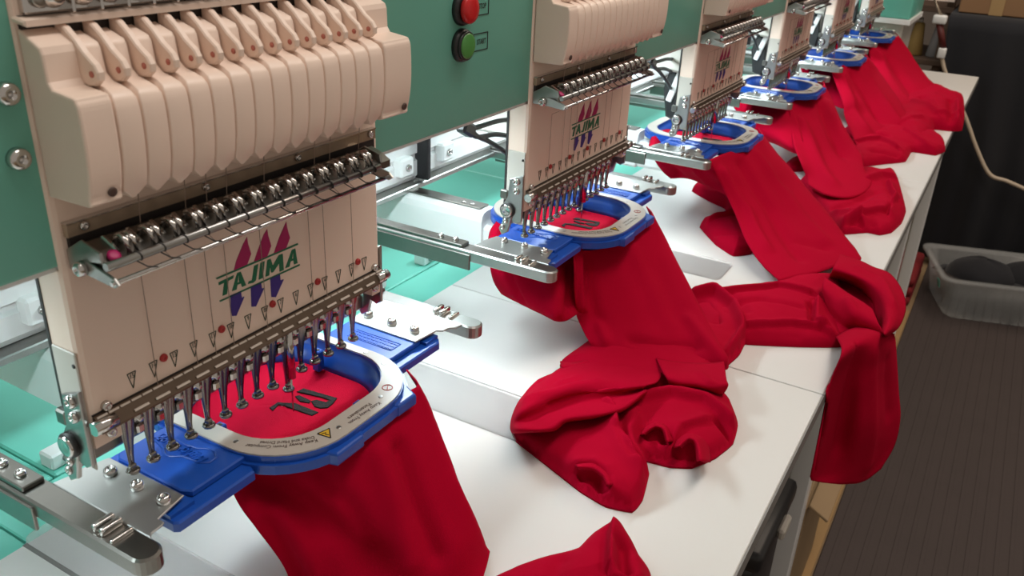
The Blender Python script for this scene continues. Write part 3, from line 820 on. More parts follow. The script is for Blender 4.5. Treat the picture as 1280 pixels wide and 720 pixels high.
# ------------------------------------------------------------------ shirts: control points in tenths of a millimetre
SHIRTS = [
    [
        ('P','body',8,[[-403,-59,-90],[-137,-89,-90],[83,-248,-90],[285,-375,-90],[545,-409,-90],[812,-393,-90],[925,-386,-90],[1031,-217,-90],[-399,-152,-280],[-181,-205,-280],[21,-352,-280],[223,-479,-280],[466,-558,-280],[718,-555,-280],[908,-513,-280],[1059,-341,-280],[-352,-218,-450],[-164,-296,-450],[13,-438,-450],[188,-573,-450],[428,-664,-450],[676,-678,-450],[825,-673,-450],[951,-542,-450],[-279,-252,-650],[-136,-375,-650],[19,-525,-650],[191,-662,-650],[397,-781,-650],[605,-826,-650],[758,-845,-650],[843,-751,-650],[-210,-261,-850],[-99,-432,-850],[34,-600,-850],[190,-754,-850],[365,-899,-850],[546,-983,-850],[737,-980,-850],[840,-883,-850],[-190,-288,-1040],[-117,-517,-1040],[3,-703,-1040],[147,-867,-1040],[333,-1012,-1040],[527,-1090,-1040],[741,-1056,-1040],[838,-971,-1040],[-267,-383,-1080],[-215,-631,-1080],[-114,-843,-1080],[22,-1000,-1080],[211,-1125,-1080],[435,-1180,-1080],[636,-1117,-1080],[806,-1048,-1080]],[(-10.2,10,[[-208,-155,-218],[-79,-335,-392],[17,-511,-616],[109,-679,-850]]),(-6.8,6,[[28,-335,-249],[96,-524,-482],[136,-659,-751]]),(5.1,7,[[351,-508,-249],[298,-659,-514],[246,-805,-850]]),(-6.8,6,[[508,-563,-280],[451,-731,-548],[395,-918,-850]]),(5.1,6,[[-205,-252,-392],[-153,-363,-683],[-118,-404,-850]]),(-5.1,6,[[-289,-241,-450],[-221,-298,-683],[-169,-324,-884]]),(5.1,9,[[-6,-311,-249],[42,-447,-420],[101,-595,-650]])],0.8),
        ('H','sleeve',34,12,[[195,-1136],[470,-1186],[694,-1283],[891,-1405],[1049,-1527],[1243,-1549],[1463,-1625],[1412,-1707],[1314,-1865],[1233,-1943],[1154,-2041],[984,-2125],[651,-2068],[296,-1623]],[(10,10,3,[[1230,-1708],[1047,-1779],[851,-1858]]),(-10,5,5,[[1084,-1835],[900,-1932]]),(-4,6,6,[[782,-1565],[550,-1633]]),(5,6,3,[[787,-1940],[909,-2043]])],1.0),
    ],
    [
        ('P','shoulder',6,[[3582,720,-241],[3606,720,-150],[3661,720,-93],[3821,720,-43],[4023,720,-69],[4188,720,-126],[3466,640,-208],[3505,640,-139],[3574,640,-97],[3720,640,-76],[3922,640,-113],[4085,640,-162],[3366,570,-198],[3435,570,-165],[3535,570,-141],[3683,570,-139],[3869,570,-164],[4015,570,-210]],[],0.8),
        ('P','back_flap',6,[[3466,640,-200],[3656,587,-200],[3771,432,-200],[3754,118,-200],[4055,-19,-200],[4168,-102,-200],[3410,593,-300],[3450,441,-300],[3470,255,-300],[3543,-1,-300],[3836,-86,-300],[4002,-148,-300],[3425,578,-450],[3388,380,-450],[3378,151,-450],[3425,-92,-450],[3696,-169,-450],[3804,-257,-450],[3495,571,-600],[3411,351,-600],[3330,81,-600],[3327,-170,-600],[3630,-222,-600],[3748,-298,-600],[3529,515,-700],[3458,312,-700],[3384,37,-700],[3340,-237,-700],[3557,-292,-700],[3659,-350,-700]],[(-5.1,4,[[3488,407,-280],[3372,283,-528],[3370,211,-620]]),(5.1,6,[[3573,17,-280],[3323,-182,-620]]),(-5.1,6,[[3764,-88,-322],[3531,-211,-600]])],0.8),
        ('P','body',7,[[3626,-157,-90],[3830,-105,-90],[4085,-174,-90],[4304,-327,-90],[4651,-390,-90],[4924,-408,-90],[5118,-267,-90],[3575,-215,-280],[3730,-179,-280],[3982,-266,-280],[4202,-434,-280],[4545,-524,-280],[4874,-573,-280],[5066,-418,-280],[3568,-232,-450],[3674,-229,-450],[3881,-363,-450],[4129,-550,-450],[4459,-680,-450],[4678,-814,-450],[4928,-634,-450],[3591,-244,-620],[3622,-287,-620],[3805,-456,-620],[4032,-685,-620],[4306,-885,-620],[4444,-1078,-620],[4687,-909,-620],[3628,-264,-780],[3621,-367,-780],[3712,-580,-780],[3892,-834,-780],[4133,-1092,-780],[4194,-1346,-780],[4449,-1188,-780],[3505,-442,-900],[3510,-530,-900],[3574,-727,-900],[3692,-1001,-900],[3893,-1290,-900],[3918,-1584,-900],[4203,-1439,-900],[3509,-532,-1000],[3491,-638,-1000],[3502,-833,-1000],[3602,-1104,-1000],[3791,-1401,-1000],[3895,-1652,-1000],[4204,-1531,-1000]],[(5.1,4,[[3777,-143,-186],[3683,-221,-422],[3620,-298,-648]]),(-5.1,6,[[3868,-196,-249],[3744,-308,-507],[3667,-444,-756]]),(3.4,8,[[4323,-451,-249],[4219,-729,-564],[4029,-1038,-803]]),(-6.8,5,[[3676,-810,-863],[3751,-1024,-882],[3937,-1316,-882]]),(5.1,4,[[3655,-464,-780],[3551,-593,-882]]),(4.2,5,[[4196,-1155,-756],[4020,-1416,-844],[3899,-1606,-918]])],0.8),
        ('H','hem_pile',20,6,[[3241,-300],[3137,-402],[2788,-282],[2478,-307],[2110,-441],[1982,-567],[1843,-917],[1706,-1261],[1654,-1488],[1705,-1675],[1870,-1686],[2177,-1611],[2315,-1532],[2346,-1705],[2436,-1858],[2657,-1969],[2925,-2026],[3195,-1984],[3450,-1844],[3589,-1707],[3741,-1717],[4050,-1597],[4405,-1634],[4811,-1593],[5170,-1404],[5510,-1125],[5561,-882],[5405,-771],[4690,-882],[4150,-711],[3803,-356]],[(12,10,3.5,[[1945,-1686],[2043,-1546],[2203,-1373],[2333,-1248],[2472,-1179],[2559,-1084]]),(8,9,2.4,[[1803,-1185],[1839,-1291],[1813,-1387],[1739,-1458]]),(7,12,8,[[2133,-1540],[2240,-1430],[2370,-1341],[2548,-1312]]),(-9,5,4,[[2465,-1482],[2511,-1550],[2465,-1614]]),(-9,5,4,[[2435,-1756],[2489,-1800],[2414,-1871]]),(-10,5,4,[[1769,-1254],[1768,-1337],[1725,-1421]]),(-6,5,4,[[2275,-1295],[2131,-1411],[2054,-1509]]),(-12,7,7,[[3061,-1241],[3149,-1278],[3233,-1333]]),(-10,4,3,[[2965,-1866],[2890,-1976]]),(9,12,5,[[2817,-1255],[3043,-1413],[3144,-1691],[3039,-1955]]),(5,9,3,[[2399,-1666],[2652,-1663],[2869,-1785]]),(14,9,7,[[5116,-896],[5272,-1081],[5069,-1351],[4634,-1581],[4169,-1605]]),(-18,6,6,[[4970,-1052],[4818,-1154],[4660,-1265]]),(3.0,2,1.5,[[1915,-647],[1791,-1046],[1685,-1409],[1699,-1654]])],0.8),
        ('P','upper_fold',7,[[2806,-274,-1080],[2670,-404,-950],[3024,-444,-950],[3270,-600,-950],[3389,-822,-950],[3433,-1035,-950],[3483,-1205,-950],[2509,-298,-1080],[2215,-527,-820],[2538,-587,-820],[2798,-739,-820],[2928,-975,-820],[2996,-1164,-820],[3044,-1302,-820],[2275,-364,-1080],[1928,-615,-760],[2171,-692,-760],[2434,-826,-760],[2592,-1013,-760],[2726,-1165,-760],[2835,-1280,-760],[2123,-434,-1070],[1879,-619,-840],[2082,-724,-840],[2338,-838,-840],[2533,-999,-840],[2703,-1120,-840],[2888,-1240,-840],[2066,-471,-1070],[1735,-713,-780],[1880,-891,-780],[2065,-938,-780],[2274,-1128,-780],[2477,-1247,-780],[2797,-1298,-780],[2048,-504,-1070],[1808,-689,-860],[1975,-881,-860],[2143,-918,-860],[2348,-1102,-860],[2553,-1223,-860],[2877,-1275,-860]],[(3.4,5,[[2112,-582,-773],[2353,-740,-761],[2695,-934,-777]]),(-4.2,5,[[2205,-742,-800],[2454,-888,-781],[2662,-1094,-760]]),(2.5,3,[[2491,-668,-790],[2692,-727,-804]])],0.8),
        ('P','right_fold',5,[[3545,-1099,-900],[3582,-1252,-900],[3654,-1405,-900],[3754,-1549,-900],[3844,-1630,-900],[3259,-1262,-830],[3292,-1380,-830],[3346,-1504,-830],[3389,-1660,-830],[3434,-1771,-830],[3161,-1345,-840],[3173,-1454,-840],[3226,-1576,-840],[3254,-1706,-840],[3356,-1811,-840],[3241,-1356,-940],[3259,-1451,-940],[3313,-1574,-940],[3333,-1694,-940],[3375,-1779,-940],[3357,-1332,-1040],[3376,-1428,-1040],[3431,-1555,-1040],[3448,-1671,-1040],[3496,-1741,-1040]],[(2.5,3,[[3403,-1541,-837],[3286,-1668,-824],[3336,-1763,-903]])],0.8),
        ('P','small_fold',5,[[2465,-1405,-990],[2622,-1381,-990],[2759,-1422,-990],[2753,-1535,-990],[2550,-1665,-990],[2365,-1449,-900],[2485,-1454,-900],[2576,-1491,-900],[2566,-1574,-900],[2400,-1670,-900],[2344,-1469,-880],[2429,-1481,-880],[2501,-1511,-880],[2495,-1579,-880],[2361,-1663,-880],[2443,-1456,-950],[2506,-1471,-950],[2562,-1496,-950],[2549,-1554,-950],[2444,-1628,-950]],[],0.3),
        ('P','small_fold',5,[[2455,-1674,-990],[2636,-1659,-990],[2761,-1707,-990],[2727,-1851,-990],[2444,-1984,-990],[2341,-1736,-890],[2454,-1739,-890],[2543,-1777,-890],[2517,-1870,-890],[2289,-1979,-890],[2322,-1765,-860],[2401,-1773,-860],[2465,-1795,-860],[2436,-1862,-860],[2237,-1956,-860],[2440,-1752,-950],[2498,-1763,-950],[2545,-1778,-950],[2516,-1828,-950],[2343,-1913,-950]],[],0.3),
        ('P','small_fold',4,[[1871,-1115,-1010],[2049,-1202,-1010],[1996,-1372,-1010],[1831,-1497,-1010],[1767,-1187,-930],[1874,-1278,-930],[1831,-1401,-930],[1713,-1504,-930],[1719,-1221,-900],[1772,-1317,-900],[1746,-1412,-900],[1660,-1494,-900],[1800,-1201,-980],[1838,-1293,-980],[1805,-1379,-980],[1744,-1452,-980]],[],0.3),
        ('P','sleeve_tip',3,[[3222,-308,-1040],[3273,-381,-1040],[3402,-464,-1040],[2965,-448,-920],[3034,-523,-920],[3175,-604,-920],[3032,-452,-1000],[3081,-523,-1000],[3213,-616,-1000]],[],0.3),
    ],
    [
        ('P','shoulder',6,[[7638,720,-166],[7677,720,-110],[7747,720,-59],[7945,720,-45],[8221,720,-67],[8420,720,-107],[7459,640,-135],[7531,640,-97],[7634,640,-65],[7863,640,-58],[8144,640,-94],[8343,640,-135],[7313,570,-132],[7447,570,-119],[7584,570,-106],[7787,570,-106],[8093,570,-127],[8293,570,-169]],[],0.8),
        ('P','back_flap',5,[[7480,618,-200],[7660,397,-200],[7647,62,-200],[7639,-157,-200],[7888,-236,-200],[7561,564,-350],[7627,309,-350],[7622,-23,-350],[7556,-270,-350],[7788,-398,-350],[7752,516,-520],[7843,287,-520],[7794,-43,-520],[7693,-348,-520],[7895,-499,-520],[7853,438,-620],[8007,242,-620],[7864,-78,-620],[7625,-459,-620],[7744,-613,-620]],[(-5.1,5,[[7610,380,-299],[7866,325,-541]]),(5.1,6,[[7620,51,-299],[7791,-103,-541]])],0.8),
        ('P','body',6,[[7231,-234,-90],[7643,-298,-90],[8007,-397,-90],[8448,-450,-90],[8864,-444,-90],[9288,-280,-90],[7266,-367,-300],[7551,-463,-300],[7894,-623,-300],[8289,-724,-300],[8767,-727,-300],[9133,-553,-300],[7209,-539,-500],[7533,-656,-500],[7842,-848,-500],[8275,-974,-500],[8591,-1045,-500],[9010,-877,-500],[7042,-741,-680],[7361,-879,-680],[7674,-1098,-680],[8082,-1282,-680],[8296,-1408,-680],[8665,-1252,-680],[6728,-966,-820],[7043,-1130,-820],[7408,-1349,-820],[7786,-1577,-820],[7944,-1741,-820],[8316,-1605,-820],[6390,-1250,-920],[6679,-1406,-920],[7051,-1625,-920],[7444,-1862,-920],[7566,-2027,-920],[7903,-1906,-920],[6169,-1551,-1000],[6393,-1675,-1000],[6726,-1870,-1000],[7149,-2057,-1000],[7405,-2203,-1000],[7725,-2090,-1000]],[(6.8,7,[[7411,-385,-266],[7294,-789,-653],[6752,-1208,-874]]),(-6.8,8,[[7805,-502,-231],[7599,-984,-653],[6867,-1592,-934]]),(5.1,7,[[8216,-570,-196],[8062,-1080,-594],[7507,-1738,-890]]),(-5.1,6,[[7233,-1488,-874],[7332,-1788,-920]])],0.8),
        ('H','folded_cloth',22,6,[[8940,455],[9280,449],[9413,30],[9025,-186],[8252,-445],[8201,-325],[8468,-195],[8659,114]],[(4,6,4,[[8807,358],[8634,-60],[8298,-339]])],1.0),
        ('H','sleeve',22,6,[[7535,-154],[7814,-226],[8185,-409],[7930,-629],[7423,-904],[7033,-995],[6816,-830],[7047,-532]],[(6,5,3,[[7381,-250],[7851,-477]]),(-5,5,4,[[7186,-369],[7106,-809]]),(-7,3,3,[[6731,-824],[6902,-970]])],1.0),
        ('H','flat_sleeve',20,8,[[5486,-743],[5567,-926],[5788,-1128],[5987,-1296],[6266,-1537],[6440,-1629],[6756,-1875],[6778,-2095],[6030,-2291],[5506,-2344],[5154,-2428],[4911,-2081],[4660,-1637],[4613,-1370],[4473,-1171]],[(6,9,4,[[5153,-1009],[5493,-1250],[5878,-1579],[5878,-1923]]),(-5,6,5,[[5065,-1212],[5409,-1533],[5466,-1935]]),(6,6,2.5,[[4787,-1587],[5083,-1947],[5201,-2234]]),(-6,5,4,[[5624,-1997],[5257,-2104]]),(7,5,3,[[5765,-2032],[5216,-2137],[5129,-2364]]),(-4,6,4,[[4675,-1659],[4919,-2064]]),(-4,6,5,[[5329,-1257],[5028,-1475]])],1.0),
        ('P','neck_loop',8,[[7113,-1994,-880],[7051,-2231,-880],[6945,-2399,-880],[6859,-2584,-880],[6469,-2764,-880],[5997,-2867,-880],[5503,-2873,-880],[5190,-2801,-880],[6513,-2044,-760],[6495,-2245,-760],[6357,-2419,-760],[6225,-2587,-760],[5976,-2712,-760],[5621,-2786,-760],[5244,-2818,-760],[4954,-2797,-760],[6300,-2048,-780],[6275,-2230,-780],[6189,-2395,-780],[6025,-2543,-780],[5833,-2636,-780],[5571,-2707,-780],[5289,-2757,-780],[5041,-2773,-780],[6644,-1985,-1040],[6685,-2154,-1040],[6616,-2315,-1040],[6454,-2445,-1040],[6278,-2541,-1040],[6041,-2604,-1040],[5854,-2658,-1040],[5665,-2695,-1040]],[(3.4,5,[[6479,-2275,-760],[6357,-2536,-772],[5706,-2753,-752]])],0.8),
        ('P','loop_inside',4,[[6722,-1903,-1030],[6775,-2090,-1030],[6678,-2328,-1030],[6189,-2619,-1030],[6559,-1980,-1060],[6571,-2180,-1060],[6447,-2434,-1060],[5970,-2691,-1060],[6204,-2127,-1080],[6129,-2327,-1080],[6025,-2575,-1080],[5730,-2748,-1080]],[],0.3),
        ('P','lapel',5,[[6098,-2018,-800],[5956,-2171,-800],[5805,-2330,-800],[5695,-2469,-800],[5579,-2589,-800],[5890,-2040,-820],[5720,-2206,-820],[5548,-2382,-820],[5422,-2543,-820],[5319,-2695,-820],[5796,-2092,-900],[5584,-2249,-900],[5440,-2419,-900],[5358,-2601,-900],[5242,-2783,-900],[5651,-2191,-1000],[5536,-2279,-1000],[5452,-2405,-1000],[5474,-2556,-1000],[5450,-2698,-1000],[5306,-2364,-1040],[5343,-2388,-1040],[5419,-2435,-1040],[5529,-2532,-1040],[5518,-2665,-1040]],[(3.4,5,[[5648,-2338,-809],[5436,-2463,-855]])],0.8),
        ('P','hanging_tail',5,[[5091,-2370,-970],[5332,-2453,-970],[5503,-2576,-970],[5524,-2725,-970],[5489,-2851,-970],[4300,-2527,-724],[4620,-2600,-765],[4900,-2689,-812],[5200,-2792,-913],[5600,-2872,-1103],[4250,-2506,-952],[4700,-2592,-1076],[4920,-2732,-1101],[5300,-2845,-1228],[5650,-2937,-1365],[4200,-2486,-1226],[4760,-2592,-1423],[4880,-2769,-1387],[5400,-2908,-1589],[5700,-3017,-1687],[4250,-2478,-1649],[4820,-2612,-1882],[4900,-2822,-1800],[5450,-2988,-1992],[5700,-3096,-1972],[4300,-2475,-2046],[4780,-2619,-2269],[5000,-2835,-2238],[5450,-3005,-2365],[5650,-3115,-2278],[4400,-2495,-2196],[4700,-2639,-2367],[5000,-2810,-2498],[5300,-2948,-2582],[5500,-3054,-2519]],[(-4.2,7,[[4669,-2614,-772],[4776,-2614,-1247],[4855,-2647,-2030]]),(4.2,8,[[4927,-2733,-943],[5045,-2865,-1709],[5222,-2923,-2356]]),(-2.5,6,[[5339,-2852,-1191],[5500,-2986,-1872]])],0.8),
    ],
    [
        ('P','back_flap',4,[[11285,748,-200],[11678,481,-200],[11667,138,-200],[11656,-198,-200],[11187,509,-400],[11135,159,-400],[11084,-182,-400],[11143,-487,-400],[11030,166,-580],[10844,-147,-580],[10615,-459,-580],[10687,-690,-580],[11080,27,-700],[10958,-202,-700],[10608,-570,-700],[10570,-801,-700]],[],0.8),
        ('P','body',5,[[11736,-92,-90],[12148,-193,-90],[12823,-283,-90],[13287,-350,-90],[13879,-166,-90],[11261,-296,-350],[11659,-435,-350],[12215,-574,-350],[12896,-648,-350],[13393,-463,-350],[10556,-555,-550],[11030,-693,-550],[11563,-880,-550],[12184,-988,-550],[12735,-801,-550],[10079,-821,-720],[10622,-963,-720],[11231,-1156,-720],[11699,-1292,-720],[12304,-1104,-720],[9982,-941,-860],[9946,-1206,-860],[10165,-1485,-860],[10779,-1630,-860],[11261,-1498,-860],[9759,-1025,-910],[9456,-1342,-910],[9512,-1641,-910],[10038,-1801,-910],[10791,-1779,-910],[10062,-1046,-1010],[9841,-1303,-1010],[9961,-1577,-1010],[10443,-1719,-1010],[11139,-1720,-1010]],[(8.5,10,[[11414,-429,-387],[10527,-937,-720],[9866,-1337,-873]]),(-10.2,9,[[12426,-543,-310],[11594,-954,-580],[11175,-1241,-746]]),(6.8,8,[[12768,-593,-310],[11979,-977,-550],[11261,-1498,-860]])],0.8),
        ('H','folded_cloth',18,6,[[11183,-351],[11624,-388],[11640,-558],[11151,-735],[10891,-477]],[],1.0),
        ('H','hem_pile',20,8,[[10439,-775],[11051,-885],[11664,-1519],[11741,-1756],[11945,-1873],[11769,-1997],[11248,-2130],[10510,-2287],[9978,-2391],[9427,-2412],[8925,-2349],[8726,-2228],[8721,-2077],[8455,-1818],[8612,-1685],[9221,-1398]],[(9,9,3,[[10707,-2002],[10058,-2187],[9257,-2239]]),(9,7,7,[[10594,-1732],[10983,-1844],[11132,-2033]]),(6,8,8,[[9455,-1119],[9031,-1411],[8891,-1759]]),(-6,8,8,[[10084,-1930],[9430,-1767],[9103,-1559]]),(8,12,3.5,[[8454,-1740],[8996,-1949],[9315,-2158],[9875,-2234]]),(-4,8,6,[[8654,-1804],[8758,-2092]]),(7,6,4,[[8453,-1689],[8892,-1915],[8592,-2119]])],1.0),
    ],
    [
        ('P','back_flap',4,[[15842,660,-200],[16306,434,-200],[16163,74,-200],[16170,-183,-200],[15775,506,-500],[15578,136,-500],[15218,-255,-500],[15421,-480,-500],[15641,313,-750],[15284,-55,-750],[14741,-476,-750],[14910,-671,-750]],[],0.8),
        ('P','body',5,[[15022,-106,-90],[15699,-219,-90],[16442,-367,-90],[17093,-449,-90],[17727,-274,-90],[14743,-335,-350],[15321,-529,-350],[16276,-641,-350],[17233,-678,-350],[18046,-480,-350],[14163,-607,-550],[14891,-828,-550],[15773,-969,-550],[16650,-1037,-550],[17356,-849,-550],[13873,-726,-720],[14507,-989,-720],[15149,-1238,-720],[15847,-1421,-720],[16704,-1193,-720],[12979,-1101,-920],[13708,-1306,-920],[14486,-1525,-920],[15148,-1751,-920],[15966,-1525,-920],[12577,-1284,-1000],[13138,-1497,-1000],[13861,-1716,-1000],[14496,-1965,-1000],[15097,-1776,-1000]],[(10.2,12,[[15191,-298,-224],[14342,-712,-580],[13734,-1129,-861]]),(-13.6,11,[[15730,-473,-268],[15102,-921,-580],[14586,-1308,-826]]),(10.2,10,[[16506,-561,-268],[15471,-1106,-635],[14817,-1573,-893]])],0.8),
        ('H','hem_pile',22,9,[[14078,-667],[15396,-800],[15799,-1274],[16091,-1617],[15625,-2047],[14727,-2425],[14044,-2518],[13623,-2402],[13605,-2140],[13566,-2012],[12805,-2006],[12394,-1718],[11994,-1437],[12290,-1216]],[(-10,9,9,[[13403,-940],[13764,-1199],[13704,-1473]]),(8,10,5,[[13018,-1149],[13293,-1482],[13014,-1790]]),(-6,8,6,[[12503,-1476],[12673,-1839]]),(6,9,6,[[14296,-1749],[13570,-2310]])],1.0),
    ],
    [
        ('P','back_flap',3,[[18799,428,-200],[19506,193,-200],[20105,-75,-200],[18623,132,-600],[18549,-203,-600],[18397,-580,-600]],[],0.8),
        ('P','body',5,[[19714,13,-90],[20070,-169,-90],[20750,-326,-90],[21268,-478,-90],[22008,-296,-90],[18901,-280,-400],[19543,-501,-400],[20583,-643,-400],[21617,-710,-400],[22761,-459,-400],[18009,-584,-650],[18745,-851,-650],[19691,-1038,-650],[20625,-1155,-650],[21566,-908,-650],[16815,-1013,-850],[17670,-1282,-850],[18498,-1476,-850],[19363,-1667,-850],[20388,-1430,-850],[15553,-1475,-980],[16298,-1740,-980],[17407,-1956,-980],[18471,-2140,-980],[19391,-1952,-980]],[(8.5,14,[[19415,-378,-352],[18320,-834,-687],[16859,-1468,-919]]),(-10.2,12,[[19751,-615,-446],[18671,-1163,-758],[17627,-1649,-919]])],0.8),
        ('H','hem_pile',38,14,[[15011,-1318],[16687,-1270],[18162,-1263],[19889,-1570],[19751,-1936],[19041,-2257],[18980,-2428],[17350,-2573],[16037,-2633],[15815,-2464],[15715,-2154],[14972,-2191],[14208,-2137],[14205,-1793]],[(8,14,8,[[16875,-1553],[15995,-2112],[16345,-2520]]),(-8,10,8,[[17446,-1642],[16754,-1956]]),(6,12,8,[[14689,-1545],[15383,-1888]]),(8,7,5,[[17762,-2340],[15314,-2564]]),(-8,7,7,[[17465,-2226],[15435,-2427]])],1.0),
    ],
]


def dist_line(P, L):
    """distance of points P (n,d) to polyline L, and side (positive = left of it, 2-d only)"""
    best = np.full(len(P), 1e9)
    side = np.zeros(len(P))
    for a, b in zip(L, L[1:]):
        ab = b - a
        t = np.clip(((P - a) @ ab) / (ab @ ab), 0, 1)
        q = P - (a + t[:, None] * ab)
        d = np.sqrt((q * q).sum(1))
        m = d < best
        best[m] = d[m]
        if P.shape[1] == 2:
            s = ab[0] * (P[:, 1] - a[1]) - ab[1] * (P[:, 0] - a[0])
            side[m] = s[m]
    return best, side


def wob(p, f, seed):
    return noise.noise(Vector((p[0] * f + seed, p[1] * f - seed, p[2] * f + 2 * seed)))


def cloth_patch(part, ncol, pts, creases, amp, parent, seed):
    G = np.array(pts, float).reshape(-1, ncol, 3) / 10000
    K = 7
    U = np.swapaxes(catmull(np.swapaxes(catmull(G, K), 0, 1), K), 0, 1)
    n, m = U.shape[:2]
    du = np.gradient(U, axis=0)
    dv = np.gradient(U, axis=1)
    N = np.cross(dv, du)
    N /= np.linalg.norm(N, axis=2, keepdims=True) + 1e-12
    eye = np.array(cam.location) - U
    N *= np.sign((N * eye).sum(2, keepdims=True) + 1e-9)
    F = U.reshape(-1, 3)
    D = np.zeros(len(F))
    for a, w, L in creases:
        d, _ = dist_line(F, np.array(L, float) / 10000)
        D += a / 1000 * np.exp(-(d / (w / 1000)) ** 2)
    for i, p in enumerate(F):
        D[i] += amp / 1000 * (1.3 * wob(p, 22, seed) + 0.5 * wob(p, 60, seed))
    # the outermost columns and the top row stay where they were laid
    fade = np.ones((n, m))
    for j in range(3):
        f = (j / 3.0) ** 0.7
        fade[:, j] *= f
        fade[:, m - 1 - j] *= f
        fade[j, :] *= f
    P = F + N.reshape(-1, 3) * (D * fade.reshape(-1))[:, None]
    P[:, 2] = np.maximum(P[:, 2], np.where(P[:, 1] > -0.25, ZT + 0.0012, -2))
    mb = MB()
    mb.grid(P.reshape(n, m, 3))
    o = mb.link(part, M['red'], parent)
    so = o.modifiers.new('thickness', 'SOLIDIFY')
    so.thickness = 0.0011
    so.offset = 0
    return o


def cloth_pile(part, h, w, outline, creases, amp, parent, seed):
    """a heap of folded cloth lying on the table: outline, height, and fold lines"""
    from mathutils.geometry import delaunay_2d_cdt
    O = np.array(outline, float) / 10000
    # rounded, dense outline
    n = len(O)
    dense = []
    for i in range(n):
        p = [O[(i + j) % n] for j in (-1, 0, 1, 2)]
        k = max(2, int(np.linalg.norm(p[2] - p[1]) / 0.004))
        for t in np.arange(k) / k:
            c = 0.5 * (2 * p[1] + (p[2] - p[0]) * t + (2 * p[0] - 5 * p[1] + 4 * p[2] - p[3]) * t * t + (3 * p[1] - p[0] - 3 * p[2] + p[3]) * t ** 3)
            dense.append(0.35 * c + 0.65 * (p[1] + (p[2] - p[1]) * t))
    B = np.array(dense)
    lo, hi = B.min(0), B.max(0)
    area = (hi - lo).prod()
    step = max(0.0012, math.sqrt(area / 22000))
    gx, gy = np.meshgrid(np.arange(lo[0], hi[0], step), np.arange(lo[1], hi[1], step))
    Q = np.stack([gx.ravel() + (np.arange(gx.size) // gx.shape[1] % 2) * step * 0.5, gy.ravel()], 1)
    ins = np.zeros(len(Q), bool)
    for a, b in zip(B, np.roll(B, -1, 0)):
        c = (a[1] > Q[:, 1]) != (b[1] > Q[:, 1])
        x = (b[0] - a[0]) * (Q[:, 1] - a[1]) / (b[1] - a[1] + 1e-15) + a[0]
        ins ^= c & (Q[:, 0] < x)
    loop = np.vstack([B, B[:1]])
    d, _ = dist_line(Q, loop)
    Q = Q[ins & (d > step * 0.55)]
    nb = len(B)
    V = np.vstack([B, Q])
    res = delaunay_2d_cdt([Vector(p) for p in V], [(i, (i + 1) % nb) for i in range(nb)], [], 1, 1e-7)
    V = np.array([v[:] for v in res[0]])
    tris = [tuple(f) for f in res[2]]
    d, _ = dist_line(V, loop)
    d = np.maximum(d, 0)
    ww = w / 1000
    e = np.sqrt(1 - np.clip(1 - d / ww, 0, 1) ** 2)            # round edge
    H = h / 1000 * (0.42 * e + 0.58 * (1 - np.exp(-d / (2.6 * ww))))
    nat = np.array([1.6 * noise.noise(Vector((p[0] * 26 + seed, p[1] * 26, seed))) + 0.9 * noise.noise(Vector((p[0] * 58, p[1] * 58 + seed, seed))) for p in V])
    D = amp / 1000 * 1.4 * nat
    for a, wg, ws, L in creases:
        L = np.array(L, float) / 10000
        dd, s = dist_line(V, L)
        wl = np.where(s > 0, wg, ws) / 1000
        u = dd / wl
        if a < 0:
            D += a / 1000 * np.exp(-u ** 2)
        else:                                              # a fold lip: gentle on its left, a sharp drop with a hollow on its right
            D += a / 1000 * np.where(s > 0, np.exp(-u ** 1.4), np.exp(-2 * u ** 2) - (0.55 * u * np.exp(-0.6 * u * u) if ws < 4.5 else 0))
    H = np.maximum(H + D * np.clip(d / (0.8 * ww), 0, 1), 0.0016 + 0.0 * H)
    mb = MB()
    P3 = [(p[0], p[1], ZT + z) for p, z in zip(V, H)]
    mb.add(P3, tris, True)
    # skirt down to the table
    cnt = {}
    for t in tris:
        for a, b in zip(t, t[1:] + t[:1]):
            k = (min(a, b), max(a, b))
            cnt[k] = cnt.get(k, 0) + 1
    k0 = len(mb.v)
    for (a, b), c in cnt.items():
        if c == 1:
            n0 = len(mb.v)
            mb.v += [(V[a][0], V[a][1], ZT + 0.0003), (V[b][0], V[b][1], ZT + 0.0003)]
            mb.f.append((a, b, n0 + 1, n0))
            mb.s.append(True)
    return mb.link(part, M['red'], parent)


SHIRT_LABEL = ['red cotton shirt in the nearest hoop, draped straight down off the table front',
               'red shirt hanging from the second hoop into a heap of folds mid table',
               'red shirt from the third hoop, twisted, with its tail hanging over the table edge',
               'red shirt from the fourth hoop with its rounded hem spread on the table',
               'red shirt from the fifth hoop, behind the one with the rounded hem',
               'farthest red shirt, at the far end of the table by the black cloth']
LOGO_F = [[(0.0517, 0.0284), (0.0572, 0.0277), (0.0606, 0.0019), (0.0545, 0.0002), (0.0559, 0.0045), (0.0556, 0.0112)],
          [(0.047, 0.0253), (0.0496, 0.0243), (0.0489, 0.0137), (0.0462, 0.0125), (0.0442, 0.0189)],
          [(0.0485, 0.0133), (0.0516, 0.0116), (0.0529, 0.0047), (0.0559, 0.0045), (0.0552, 0.0), (0.0486, -0.0006), (0.0454, 0.0028), (0.045, 0.0073)],
          [(0.0385, 0.0237), (0.0412, 0.0199), (0.0415, 0.0007), (0.0364, 0.0015), (0.0349, 0.0239)],
          [(0.0282, 0.0293), (0.0357, 0.0296), (0.0391, 0.0229), (0.0349, 0.0239), (0.0339, 0.0271), (0.027, 0.0253)]]
